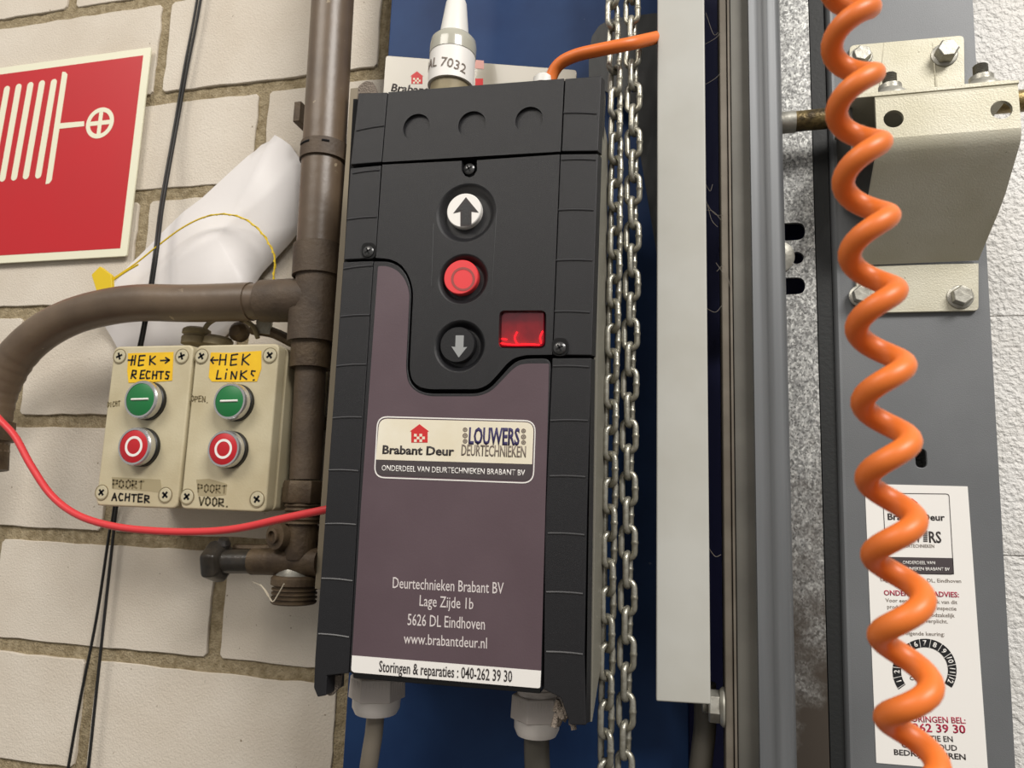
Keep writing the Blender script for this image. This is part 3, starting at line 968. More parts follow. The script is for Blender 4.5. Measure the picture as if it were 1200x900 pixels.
# spangled perforated plate behind the rail
GP = .552
gx0, gx1 = .060, xr(956, GP)
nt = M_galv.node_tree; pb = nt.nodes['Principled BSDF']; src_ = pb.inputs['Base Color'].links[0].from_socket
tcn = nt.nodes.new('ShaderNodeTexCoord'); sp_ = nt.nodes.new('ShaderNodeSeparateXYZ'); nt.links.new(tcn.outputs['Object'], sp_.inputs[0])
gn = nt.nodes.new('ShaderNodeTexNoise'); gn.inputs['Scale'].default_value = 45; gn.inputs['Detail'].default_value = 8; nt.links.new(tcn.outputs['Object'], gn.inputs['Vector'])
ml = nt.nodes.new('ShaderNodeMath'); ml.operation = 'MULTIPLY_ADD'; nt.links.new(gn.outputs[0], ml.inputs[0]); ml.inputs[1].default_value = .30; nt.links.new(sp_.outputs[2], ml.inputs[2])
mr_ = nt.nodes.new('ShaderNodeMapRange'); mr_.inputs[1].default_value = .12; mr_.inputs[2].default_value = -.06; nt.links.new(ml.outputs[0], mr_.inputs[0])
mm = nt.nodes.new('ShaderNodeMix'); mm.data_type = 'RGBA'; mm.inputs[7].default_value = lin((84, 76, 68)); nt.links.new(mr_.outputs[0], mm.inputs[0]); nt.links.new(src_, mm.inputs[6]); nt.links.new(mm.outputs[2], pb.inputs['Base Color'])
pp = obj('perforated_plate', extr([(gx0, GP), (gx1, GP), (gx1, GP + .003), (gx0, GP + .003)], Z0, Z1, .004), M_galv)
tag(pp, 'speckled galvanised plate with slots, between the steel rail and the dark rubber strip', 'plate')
cuts = []
for cy, hpx in ((270.5, 11.5), (334.5, 11)):
    for dz in (0, .22, -.22):
        e = P(943.5, cy, GP); h = hpx * mpp(943, cy, GP)
        q = [Vector((e.x - .03, GP - .01, e.z + dz - h)), Vector((e.x, GP - .01, e.z + dz - h)), Vector((e.x, GP - .01, e.z + dz + h)), Vector((e.x - .03, GP - .01, e.z + dz + h))]
        if dz == 0: cuts.append(prism(bmesh.new(), rnd(q, [0, h * .98, h * .98, 0], 6), GP + .01))
cc = P(928, 302, GP)
cuts.append(cyl(P(934, 302, GP) + Vector((0, .01, 0)), FRONT, .0046, .02, 24))
cut(pp, cuts)
bw = thing('round_head_bolt', P(916, 302, GP), 'round silver bolt head half hidden behind the rail, between two slots of the plate', 'bolt')
obj('bolt_head', lt(P(910, 302, GP), FRONT, [(0, 0), (.0125, 0), (.0125, .002), (.008, .0035), (0, .004)], 32), M_bolt, bw)

# dark strips between plate and column
sx0, sx1 = xr(957, .545), xr(968, .548)
def strip_bm(xb0, xb1, xt0, xt1, y0, y1):
    bm = bmesh.new()
    prism(bm, [Vector((xb0, y0, Z0)), Vector((xb1, y0, Z0)), Vector((xt1, y0, Z1)), Vector((xt0, y0, Z1))], y1)
    return bm
ds = obj('rubber_seal_strip', strip_bm(gx1 + .0006, P(991, 900, .548).x, gx1 + .0046, P(967, 0, .548).x, .5515, .5585), mat('dark_strip', (24, 26, 26), .6, bump=.2))
tag(ds, 'narrow dark rubber strip between the galvanised plate and the wide grey column', 'strip')

# ================================================================== GREY COLUMN
CO = .548
xc = [(P(x, y, CO)) for x, y in ((968, 0), (992, 900), (1140, 0), (1190, 900))]
cl = thing('steel_column', Vector((.15, CO, CAMZ - .42)), 'wide flat grey painted steel column behind the orange spiral cable', 'column')
def colx(p0, p1, z):
    t = (z - p1.z) / (p0.z - p1.z); return p1.x + (p0.x - p1.x) * t
bm = bmesh.new()
pts = [Vector((colx(xc[0], xc[1], Z0) + .004, CO, Z0)), Vector((colx(xc[2], xc[3], Z0), CO, Z0)), Vector((colx(xc[2], xc[3], Z1), CO, Z1)), Vector((colx(xc[0], xc[1], Z1) + .004, CO, Z1))]
prism(bm, pts, CO + .003)
fc = obj('face_plate', bm, M_col, cl, bevel=.0006)
s0, s1 = P(1073, 537, CO), P(1086, 537, CO)
h = 12 * mpp(1080, 537, CO)
q = [Vector((s0.x, CO - .01, s0.z - h)), Vector((s1.x, CO - .01, s0.z - h)), Vector((s1.x, CO - .01, s0.z + h)), Vector((s0.x, CO - .01, s0.z + h))]
cut(fc, [prism(bmesh.new(), rnd(q, .0045, 6), CO + .012)])
bm = bmesh.new()
for (p0, p1, d, wd) in ((xc[0], xc[1], .000, .0042),):
    a0_, a1_ = colx(p0, p1, Z0), colx(p0, p1, Z1)
    prof = [(0, .0030), (.0008, .0010), (.0025, -.0002), (.0042, 0), (.0042, .003), (.003, .0032), (.003, .05), (0, .05)]
    a = [bm.verts.new((a0_ + x, CO + y, Z0)) for x, y in prof]; b = [bm.verts.new((a1_ + x, CO + y, Z1)) for x, y in prof]
    for i in range(8): bm.faces.new((a[i], a[(i + 1) % 8], b[(i + 1) % 8], b[i]))
    bm.faces.new(a); bm.faces.new(b[::-1])
obj('folded_edge', bm, M_col, cl)
bm = bmesh.new()
a0_, a1_ = colx(xc[2], xc[3], Z0) - .003, colx(xc[2], xc[3], Z1) - .003
for bb in (1,):
    pts = [Vector((a0_, CO + .003, Z0)), Vector((a0_ + .0028, CO + .003, Z0)), Vector((a1_ + .0028, CO + .003, Z1)), Vector((a1_, CO + .003, Z1))]
    prism(bm, pts, .638)
obj('return_flange', bm, M_col, cl)

# ------------------------------------------------ inspection sticker on the column
DSK = CO - .0004
sk = thing('service_sticker', P(1085, 890, CO), 'white service sticker with red and black print and round month dial on grey column', 'sticker')
obj('paper', rpr([(1013.5, 567), (1134, 570), (1158, 905), (1027, 894)], DSK, CO - .00005, .0004), M_white, sk, smooth=False)
DK = DSK - .0002
fr = rnd(W([(1034, 577.5), (1112.5, 578.5), (1118, 673.5), (1039, 672)], DK), .002, 4)
ctr = sum(fr, Vector()) / len(fr)
fi = rnd(W([(1034.8, 578.3), (1111.8, 579.3), (1117.2, 672.7), (1039.7, 671.2)], DK), .0017, 4)
bm = bmesh.new()
vo = [bm.verts.new(p) for p in fr]; vi = [bm.verts.new(p) for p in fi]; n = len(fr)
for i in range(n): bm.faces.new((vo[i], vo[(i + 1) % n], vi[(i + 1) % n], vi[i]))
obj('print_frame', bm, M_ink, sk, smooth=False)
obj('print_band', pr([(1038.5, 652.5), (1117, 654), (1118, 673), (1039.3, 671.7)], DK, DSK), M_band, sk, smooth=False)
house(1069, 591, 14, DK, sk)
def sl(s, a, b, h, m_, bold=.0, D=DK): lettering(s, a, b, h, D, m_, sk, bold=bold, th=.00015)
sl('Brabant Deur', (1040.5, 609), (1107.5, 610), 7.4, M_ink, .025)
sl('LOUW', (1044.5, 635), (1080, 635.3), 13, M_ink, .02)
sl('RS', (1089, 635.6), (1103.5, 636), 13, M_ink, .02)
bm = bmesh.new()
for k in range(8):
    y = 622 + k * 1.7
    prism(bm, W([(1082, y), (1087, y), (1087.1, y + 1.1), (1082.1, y + 1.1)], DK), DSK)
obj('bar_glyph', bm, M_ink, sk, smooth=False)
sl('DEURTECHNIEKEN', (1056, 641.5), (1095, 642), 4, M_taupe)
sl('ONDERDEEL VAN', (1058, 661), (1096, 661.6), 3.8, M_white, .01, DK - .0002)
sl('DEURTECHNIEKEN BRABANT BV', (1043, 668), (1113, 669), 3.8, M_white, .01, DK - .0002)
sl('Lage Zijde 1b, 5626 DL, Eindhoven', (1032, 681), (1126.5, 683), 4.2, M_taupe)
sl('ONDERHOUDSADVIES:', (1036, 697.5), (1124, 700), 6, M_crim, .02)
sl('Voor een veilig gebruik van dit', (1038, 705.5), (1122, 708), 4.5, M_taupe)
sl('product is periodieke inspectie', (1040, 713), (1121, 715.5), 4.5, M_taupe)
sl('en onderhoud noodzakelijk', (1044, 721.5), (1119, 723.5), 4.5, M_taupe)
sl('en wettelijk verplicht.', (1050, 729), (1111, 730.5), 4.5, M_taupe)
sl('Volgende keuring:', (1057, 744), (1107, 745.5), 4.6, M_taupe)
sl('STORINGEN BEL:', (1058, 845.5), (1132, 848), 7, M_crim, .012)
sl('040-262 39 30', (1043, 856), (1132, 859.5), 9.5, M_crim, .02)
sl('REPARATIE EN', (1058, 867.5), (1117, 869.5), 6.5, M_ink, .012)
sl('ONDERHOUD', (1057, 876), (1122, 880), 6.5, M_ink, .012)
sl('BEDRIJFSDEUREN', (1048, 884.5), (1132, 890.5), 6.5, M_ink, .02)
dl = obj('month_dial', ring_px(bmesh.new(), 1083.5, 786, 37.5, 27.5, DK, n=48, a0=-32, a1=216), mat('black_print', (22, 22, 24), .5), sk, smooth=False)
bm = bmesh.new()
angs = {1: 203, 2: 183, 3: 163, 4: 144, 5: 126, 6: 108, 7: 89, 8: 68, 9: 45.5, 10: 23, 11: 1, 12: -20}
for k, a in angs.items():
    a2 = math.radians(a); u = (math.sin(a2), math.cos(a2)); r0 = 29.6; wv = 3.0 if k < 10 else 3.9
    bx_, by_ = 1083.5 + r0 * math.cos(a2), 786 - r0 * math.sin(a2)
    text_bm(str(k), (bx_ - wv * u[0], by_ - wv * u[1]), (bx_ + wv * u[0], by_ + wv * u[1]), 6, DK - .0002, .0001, .02, bm, natural=True)
    am = math.radians(a + 10.5)
    p = [(1083.5 + r * math.cos(am + s * .008), 786 - r * math.sin(am + s * .008)) for r, s in ((27.5, -1), (37.5, -1), (37.5, 1), (27.5, 1))]
    prism(bm, W(p, DK - .0002), DK)
obj('dial_numbers', bm, M_white, dl, smooth=False)
sl('CONTROLE', (1066.5, 797), (1102, 798), 4.5, M_ink, .02)

# ================================================================== BRACKET
bk = thing('zinc_bracket', P(1075, 365, CO), 'zinc plated folded steel bracket bolted to the top of the grey column', 'bracket')
FB = .487          # front face distance
def PX(px, py, D): return P(px, py, D)
# upper back plate
up_ = obj('upper_plate', rpr([(995.5, 53), (1130, 41), (1131.5, 160), (995, 165)], CO - .0035, CO - .0002, [.004, .004, 0, 0]), M_zinc, bk, bevel=.0005)
# two embossed ribs
for x0_, x1_ in ((1036, 1031), (1093, 1098)):
    bm = bmesh.new()
    a = P(x0_, 50, CO - .0035); b = P(x1_, 110, CO - .0035)
    tube(bm, [a + Vector((0, .0002, 0)), b + Vector((0, .0002, 0))], [.0004, .0011], 8)
    obj('pressed_rib', bm, M_zinc, bk)
# folded body: shelf, front flange, sloping underside, lower plate  (profile in y,z ; sheet 3 mm)
zt_ = P(1100, 106, FB).z
zf_ = P(1110, 168, FB).z
zl_ = P(1075, 310, CO - .0035).z
zq_ = P(1075, 366, CO - .0035).z
def sheet_bm(prof, xl, xr_, th):
    """prof: list (y, z) centre line; xl, xr_ : lists of left/right x for each point"""
    bm = bmesh.new(); n = len(prof)
    nr = []
    for i in range(n):
        a = prof[max(0, i - 1)]; b = prof[min(n - 1, i + 1)]
        t = Vector((b[0] - a[0], b[1] - a[1])).normalized(); nr.append(Vector((-t.y, t.x)) * th / 2)
    V = []
    for i in range(n):
        y, z = prof[i]; d = nr[i]
        V.append([bm.verts.new((xl[i], y + d.x, z + d.y)), bm.verts.new((xr_[i], y + d.x, z + d.y)), bm.verts.new((xr_[i], y - d.x, z - d.y)), bm.verts.new((xl[i], y - d.x, z - d.y))])
    for a, b in zip(V, V[1:]):
        for k in range(4): bm.faces.new((a[k], a[(k + 1) % 4], b[(k + 1) % 4], b[k]))
    bm.faces.new(V[0]); bm.faces.new(V[-1][::-1])
    return bm
xfl, xfr = P(1026, 140, FB).x, P(1194, 130, FB).x
xll, xlr = P(1004, 335, CO - .0035).x, P(1147, 335, CO - .0035).x
# front flange with rounded fold into the sloping underside
dy = CO - .002 - FB; dz = zl_ - zf_
prof = []; xl_ = []; xr2 = []
prof += [(FB + .0015, zt_ - .001), (FB, zt_ - .003), (FB, zf_ + .006), (FB + .0006, zf_ + .002), (FB + .003, zf_ - .002)]
for t in (.1, .25, .4, .55, .7, .85, .97): prof.append((FB + .003 + (dy - .003) * t, zf_ - .002 + (dz + .002) * t))
for i, (y, z) in enumerate(prof):
    t = 0 if i < 5 else (.1, .25, .4, .55, .7, .85, .97)[i - 5]
    xl_.append(xfl + (xll - xfl) * t * 1.0)
    tt = 0 if t < .45 else (t - .45) / .55
    xr2.append(xfr + (xlr - xfr) * (t * .45 if t < .45 else .2 + .8 * tt * 1.0))
body = obj('folded_body', sheet_bm(prof, xl_, xr2, .003), M_zinc, bk, ang=30)
cut(body, [cyl(P(1046.5, 140.5, FB) + Vector((0, .012, 0)), FRONT, .0060, .03, 28), cyl(P(1172.5, 130, FB) + Vector((0, .012, 0)), FRONT, .0062, .03, 28)])
lp = obj('lower_plate', rpr([(1003.5, 311.5), (1147, 308.5), (1147, 364), (1003.5, 367)], CO - .0035, CO - .0002, [0, 0, .003, .003]), M_zinc, bk, bevel=.0004)
# top shelf sheets
xs0, xs1 = P(1000, 112, FB).x, P(1192, 98, FB).x
bm = box(bmesh.new(), xs0 - .002, xs1 + .001, FB - .0008, CO - .004, zt_ - .0005, zt_ + .0018)
obj('shelf', bm, M_zinc, bk, bevel=.0005)
bm = box(bmesh.new(), xs0 + .001, xs1 - .003, FB + .001, CO - .004, zt_ + .0019, zt_ + .0036)
obj('upper_shelf', bm, M_zinc, bk, bevel=.0005)
# added dark plate standing in for the shade of the open interior
cb = P(1008, 150, .53)
obj('interior_shade_plate', box(bmesh.new(), xs0 - .001, xs0 + .0012, FB + .010, CO - .006, zt_ - .050, zt_ - .001), mat('interior_shade', (64, 62, 58), .5, metal=.4), bk, bevel=.0004)


def hexbolt(cx, cy, r, D, label, seg6=.2, hgt_=.0065):
    t = thing('hex_bolt', P(cx, cy, D), label, 'bolt', 'hexagonal bolts of the bracket')
    c = P(cx, cy, D - hgt_); c.y = D; R = r * mpp(cx, cy, D)
    obj('washer', lt(c, FRONT, [(0, 0), (R * 1.18, 0), (R * 1.18, .0008), (R * 1.05, .0014), (0, .0014)], 28), M_bolt, t)
    obj('hex_head', lt(c + FRONT * .0014, FRONT, [(0, 0), (R, 0), (R, hgt_ - .0028), (R * .86, hgt_ - .0014), (0, hgt_ - .0014)], 6, seg6), M_bolt, t, bevel=.0004)


DBk = CO - .0036
hexbolt(1011, 61, 11.5, DBk, 'hexagonal bolt at the upper left corner of the zinc bracket')
hexbolt(1112, 55, 13.5, DBk, 'hexagonal bolt at the upper right corner of the zinc bracket', .5, .010)
hexbolt(1129, 345, 13.5, DBk, 'hexagonal bolt at the lower right corner of the zinc bracket', .1)
hexbolt(1011, 344, 12, DBk, 'hexagonal bolt at the lower left corner of the zinc bracket, behind the orange coil')


def stud(cx, cy, D, label):
    t = thing('stud_and_nut', P(cx, cy, D), label, 'stud', 'studs standing on the bracket shelf')
    c = P(cx, cy, D); c.z = zt_ + .0037
    up = Vector((0, 0, 1))
    obj('flange_nut', lt(c, up, [(0, 0), (.0115, 0), (.0112, .0020), (.0072, .0062), (.0072, .0095), (0, .0095)], 24), M_bolt, t)
    pf = [(0, 0)]
    for k in range(14): pf += [(.0045, .001 + k * .0012), (.0040, .0016 + k * .0012)]
    pf += [(0, .018)]
    obj('threaded_stud', lt(c + up * .001, up, pf, 20), mat('dull_thread', (120, 118, 110), .4, metal=.7), t)


stud(1043, 105, FB + .013, 'threaded stud with flange nut on the left end of the bracket shelf')
stud(1150, 96, FB + .013, 'threaded stud with flange nut on the right end of the bracket shelf')

# rod through the bracket
rz = P(940, 142, .528).z
rd = thing('shaft_rod', Vector((.08, .528, rz)), 'greasy horizontal steel shaft running from the rail through the zinc bracket', 'rod')
xa_, xb_ = P(912, 142, .528).x, P(1200, 120, .528).x + .06
rad = 12.5 * mpp(940, 142, .528)
obj('shaft', tb([Vector((xa_, .528, rz)), Vector((P(1000, 140, .528).x, .528, rz + .0005)), Vector((xb_, .528, rz + .001))], rad, 24), M_rod, rd)
obj('coupling', tb([Vector((xa_, .528, rz)), Vector((P(932, 140, .528).x, .528, rz))], rad * 1.06, 24), M_bolt, rd)
obj('bush', tb([Vector((P(996, 138, .528).x, .528, rz)), Vector((P(1014, 138, .528).x, .528, rz))], rad * 1.5, 24), M_zinc, rd)

# ================================================================== ORANGE COIL CABLE
RT = [(1036, 8), (1040, 84), (1048, 163), (1057, 248), (1065, 334), (1075, 421), (1081, 508), (1087, 600), (1096, 690), (1105, 790), (1113, 885)]
KD = .262
zs_ = [P(x, y, KD).z for x, y in RT]
cen = [P(x - 40.0 - i * .35, y, KD) for i, (x, y) in enumerate(RT)]
pts = []
Rm = 25.5 * mpp(1040, 450, KD)
sp = 20
ext = [cen[0] * (j + 1) - cen[1] * j for j in (6, 5, 4, 3, 2, 1)] + cen + [cen[-1] * (j + 1) - cen[-2] * j for j in (1, 2, 3, 4)]
for i in range(len(ext) - 1):
    for k in range(sp):
        t = k / sp
        c = ext[i] * (1 - t) + ext[i + 1] * t
        th = -2 * PI * t + math.radians(20)     # right-most near the listed rows, running down
        pts.append(c + Vector((Rm * math.cos(th), Rm * math.sin(th), 0)))
spc = obj('spiral_cable', tb(pts, 14.8 * mpp(1040, 450, KD), 20), M_orange)
tag(spc, 'thick orange coiled spiral cable hanging in front of the grey column', 'cable')

# ================================================================== LEFT SIDE: FIRE SIGN
FS = WALL - .006
sg = thing('fire_hose_sign', P(100, 300, FS), 'red fire hose reel sign with pale glowing border, on the brick wall at the left', 'sign')
tr_, br_ = P(178, 55, FS), P(147, 300, FS)
xR = (tr_.x + br_.x) / 2
H_ = tr_.z - br_.z
quad = [Vector((xR - H_ * 1.0, FS, tr_.z)), Vector((xR, FS, tr_.z)), Vector((xR, FS, br_.z)), Vector((xR - H_, FS, br_.z))]
bm = bmesh.new(); prism(bm, rnd(quad, .002), FS + .002); obj('backing', bm, M_glow, sg, bevel=.0003)
bw_ = .0085
quad = [Vector((xR - H_ + bw_, FS - .0002, tr_.z - bw_)), Vector((xR - bw_, FS - .0002, tr_.z - bw_)), Vector((xR - bw_, FS - .0002, br_.z + bw_)), Vector((xR - H_ + bw_, FS - .0002, br_.z + bw_))]
bm = bmesh.new(); prism(bm, quad, FS); obj('red_field', bm, M_sign, sg, smooth=False)
DF = FS - .0004
bars = [((63, 96.5), (44.8, 205)), ((49, 98), (30.3, 206)), ((35.5, 100), (16.5, 207.5)), ((21.7, 102), (2.9, 208.8)), ((8, 104.5), (-11, 210)), ((-6, 107), (-25, 211)), ((-20, 109), (-39, 213))]
for a, b in bars:
    A, B = P(*a, DF), P(*b, DF); wv = .0040
    d = (B - A).normalized(); nn = Vector((-d.z, 0, d.x))
    pts = [A + nn * wv * math.cos(t) - d * wv * math.sin(t) for t in [PI * k / 8 for k in range(9)]]
    pts += [B - nn * wv * math.cos(t) + d * wv * math.sin(t) for t in [PI * k / 8 for k in range(9)]]
    bm = bmesh.new(); prism(bm, pts, DF + .0002); obj('hose_bar', bm, M_glow, sg, smooth=False)
bm = pr([(73, 84), (76.5, 84.3), (79, 87), (60.5, 211), (57.5, 215), (53.3, 215.8)], DF, DF + .0002); obj('reel_edge', bm, M_glow, sg, smooth=False)
bm = pr([(69, 144.5), (98.5, 142), (98.5, 147.8), (68.5, 151)], DF - .00004, DF + .0002); obj('valve_stem', bm, M_glow, sg, smooth=False)
cw = P(117, 144, DF); Rw = .0175
bm = bmesh.new()
def ring_w(bm, c, ro, ri, D, n=40):
    V = []
    for k in range(n):
        a = 2 * PI * k / n; u = Vector((math.cos(a), 0, math.sin(a)))
        V.append([bm.verts.new(c + u * ro), bm.verts.new(c + u * ri), bm.verts.new(Vector((c.x, D, c.z)) + u * ro), bm.verts.new(Vector((c.x, D, c.z)) + u * ri)])
    for k in range(n):
        a = V[k]; b = V[(k + 1) % n]
        bm.faces.new((a[0], b[0], b[1], a[1])); bm.faces.new((a[0], a[2], b[2], b[0])); bm.faces.new((a[1], b[1], b[3], a[3]))
ring_w(bm, cw, Rw, Rw * .72, DF + .0002)
cw = cw + Vector((0, .00005, 0))
for du, dv in ((Vector((1, 0, 0)), Vector((0, 0, 1))), (Vector((0, 0, 1)), Vector((1, 0, 0)))):
    prism(bm, [cw - du * Rw * .85 - dv * Rw * .14, cw + du * Rw * .85 - dv * Rw * .14, cw + du * Rw * .85 + dv * Rw * .14, cw - du * Rw * .85 + dv * Rw * .14], DF + .0002)
    cw = cw + Vector((0, .00003, 0))
obj('valve_wheel', bm, M_glow, sg, smooth=False)

# ------------------------------------------------ black wires hanging down the wall
def wire(name, px, D, r, m_, label, group=None, cat='cable', seg=8, n=6):
    pts = smoothline([P(x, y, D if not callable(D) else D(y)) for x, y in px], n)
    return tag(obj(name, tb(pts, r, seg), m_), label, cat, group)
wire('black_wire', [(252, -140), (231, 0), (216, 80), (205, 145), (189, 235), (182, 290), (174, 345), (166, 390), (152, 460), (133, 600), (128, 625), (113, 725), (94, 820), (79, 905), (65, 980)], lambda y: WALL - .005 - .032 * max(0, min(1, (y - 200) / 70)) * max(0, min(1, (520 - y) / 80)), .0013, M_blkcab,
     'left one of the two thin black wires hanging down the brick wall', 'thin black wires')
wire('black_wire', [(256, -140), (235, 0), (219.5, 80), (208, 145), (192, 235), (185, 290), (177, 345), (169, 390), (156, 460), (136, 600), (133, 625), (120, 745), (112, 820), (103, 905), (93, 980)], lambda y: WALL - .008 - .032 * max(0, min(1, (y - 200) / 70)) * max(0, min(1, (520 - y) / 80)), .0014, M_blkcab,
     'right one of the two thin black wires hanging down the brick wall', 'thin black wires')

# ------------------------------------------------ crumpled white sheet
def crumpled():
    bm = bmesh.new()
    out = [(322, 158), (340, 170), (356, 195), (356, 262), (320, 305), (296, 335), (292, 360), (262, 395), (225, 420), (140, 412), (120, 378), (128, 340), (150, 312), (175, 288), (215, 248), (255, 215), (290, 183), (306, 170)]
    C = (255, 280)
    n = len(out); R = 9
    rings = []
    big = []
    for i in range(n):
        a = out[i]; b = out[(i + 1) % n]
        big += [a, ((a[0] + b[0]) / 2 + random.uniform(-1.5, 1.5), (a[1] + b[1]) / 2 + random.uniform(-1.5, 1.5))]
    n = len(big)
    def hD(x, y, t):
        s = .5 + .5 * math.sin(x * .043 + y * .021) * math.cos(y * .037 - x * .012)
        fold = .0035 * abs(math.sin((x * .7 + y) * .035))
        return .590 - (1 - t ** 3) * (.012 + .008 * s) + fold - .004 * (1 - t)
    for j in range(1, R + 1):
        t = j / R
        rings.append([bm.verts.new(P(C[0] + (x - C[0]) * t, C[1] + (y - C[1]) * t, hD(C[0] + (x - C[0]) * t, C[1] + (y - C[1]) * t, t))) for x, y in big])
    cv = bm.verts.new(P(C[0], C[1], hD(*C, 0)))
    for k in range(n): bm.faces.new((cv, rings[0][k], rings[0][(k + 1) % n]))
    for a, b in zip(rings, rings[1:]):
        for k in range(n): bm.faces.new((a[k], b[k], b[(k + 1) % n], a[(k + 1) % n]))
    bmesh.ops.triangulate(bm, faces=bm.faces)
    r = bmesh.ops.extrude_face_region(bm, geom=list(bm.faces))
    for e in r['geom']:
        if isinstance(e, bmesh.types.BMVert): e.co.y += .0015
    return bm
o = obj('crumpled_sheet', crumpled(), M_paper, ang=60)
tag(o, 'crumpled white plastic sheet tucked behind the brown pipes', 'plastic sheet')

# ------------------------------------------------ brown pipes
pi_ = thing('brown_pipe_run', P(363, 590, .535), 'brown plastic pipe run with a tee, vertical pipe and bent branch to the left', 'pipe')
PD = .535
def pxy(cx, cy): return P(cx, cy, PD)
rr = lambda w_, x, y: w_ / 2 * mpp(x, y, PD) * .985
obj('upper_pipe', tb([Vector((pxy(390, 0).x + .001, PD, CAMZ + .78)), pxy(390, 0), pxy(378.5, 200), pxy(373, 300)], rr(45, 385, 100), 28), M_pvc, pi_)
obj('pipe_clip', tb([pxy(381, 172), pxy(379.6, 191)], rr(51, 380, 180), 28), M_pvcd, pi_)
cc_ = pxy(380.7, 177); rc_ = rr(51, 380, 180) * 1.003
for k0, k1 in ((-2.35, -1.75), (-1.2, -.9)):
    obj('clip_slot', tb([cc_ + Vector((math.cos(k0 + (k1 - k0) * i / 6) * rc_, math.sin(k0 + (k1 - k0) * i / 6) * rc_, 0)) for i in range(7)], .0009, 6), M_dark, pi_)
tee = obj('tee_body', tb([pxy(372.5, 322), pxy(368, 378)], rr(46, 370, 350), 28), M_pvcd, pi_)
obj('tee_collar', tb([pxy(373, 289), pxy(371.5, 325)], rr(52, 370, 300), 28), M_pvcd, pi_)
obj('tee_collar', tb([pxy(368, 365), pxy(366, 402)], rr(53, 370, 380), 28), M_pvcd, pi_)
obj('tee_collar', tb([pxy(308, 353), pxy(340, 352), pxy(370, 351)], [rr(45, 330, 350), rr(46, 330, 350), rr(44, 330, 350)], 28), M_pvcd, pi_)
obj('socket', tb([pxy(279, 354), pxy(308, 353)], rr(38, 300, 350), 28), M_pvc, pi_)
obj('reducer', tb([pxy(366, 400), pxy(364, 432)], rr(44, 365, 415), 28), M_brown, pi_)
obj('lower_pipe', tb([pxy(364, 430), pxy(358, 562)], rr(33, 360, 500), 24), M_pvcd, pi_)
obj('hex_union', lt(pxy(355.5, 590), pxy(357.5, 562) - pxy(355.5, 590), [(0, 0), (.0165, 0), (.0175, .002), (.0175, .015), (.0165, .018), (0, .018)], 6, .3), M_brown, pi_, bevel=.0008)
bm = bmesh.new()
pf = [(0, 0)]
for k in range(5): pf += [(.0150, .001 + k * .0035), (.0135, .0028 + k * .0035)]
pf += [(0, .019)]
lathe(bm, pxy(354.5, 615), pxy(356, 590) - pxy(354.5, 615), pf, 24)
obj('ribbed_collar', bm, M_brown, pi_)
bend = smoothline([pxy(295, 353.5), pxy(225, 355.5), pxy(165, 355), pxy(120, 361), pxy(80, 373), pxy(45, 393), pxy(18, 420), pxy(-1, 455), pxy(-10, 490), pxy(-14, 530)], 8)
n_ = len(bend)
obj('bent_branch', tb(bend, [rr(37, 150, 370) + (.0004 * math.sin(i * 2.2) if i > n_ * .62 else 0) for i in range(n_)], 26), M_pvc, pi_)
# clamp on the branch end at the left edge
cpl = thing('pipe_coupling', pxy(-8, 520), 'brown ribbed coupling at the left edge of the picture, under the bent pipe', 'coupling')
bm = tb([pxy(-11, 496), pxy(-12.5, 518)], rr(42, 20, 500), 20); obj('collar', bm, M_brown, cpl)
bm = tb([pxy(-12.5, 518), pxy(-14, 552)], rr(34, 20, 530), 20); obj('threaded_end', bm, M_brown, cpl)
# clip brackets on the wall side of the pipe
obj('wall_clip', box(bmesh.new(), P(402, 200, .56).x, P(409, 200, .56).x + .004, .545, .596, P(405, 240, .56).z, P(405, 205, .56).z), M_brown, pi_, bevel=.001)
obj('wall_clip', box(bmesh.new(), P(357, 140, .58).x, P(365, 140, .58).x, .56, .598, P(357, 155, .58).z, P(357, 132, .58).z), M_brown, pi_, bevel=.001)

# yellow wire seal
ys = thing('wire_seal', P(118, 328, .565), 'thin yellow twisted wire loop with a yellow plastic seal tag, over the white sheet', 'seal')
pth = smoothline([P(x, y, .562) for x, y in [(122, 334), (135, 325), (160, 308), (185, 288), (212, 268), (238, 255), (262, 251), (285, 256), (304, 270), (317, 289), (322, 305), (320, 330)]], 8)
obj('wire', tb(pth, .00075, 8), M_yelw, ys)
pt2 = [p + Vector((math.cos(i * 1.3) * .0010, math.sin(i * 1.3) * .0010, math.cos(i * 1.3) * .0006)) for i, p in enumerate(pth)]
obj('wire', tb(pt2[40:], .0005, 6), M_yelw, ys)
obj('wire', tb(smoothline([P(x, y, .561) for x, y in [(118, 336), (130, 330), (148, 318), (162, 310)]], 5), .0009, 8), M_yelw, ys)
obj('seal_tag', rpr([(107, 322), (117, 312), (130, 322), (131, 343), (113, 341)], .557, .561, .001), M_yelw, ys, bevel=.0006)

# ------------------------------------------------ push-button boxes
HB = .515


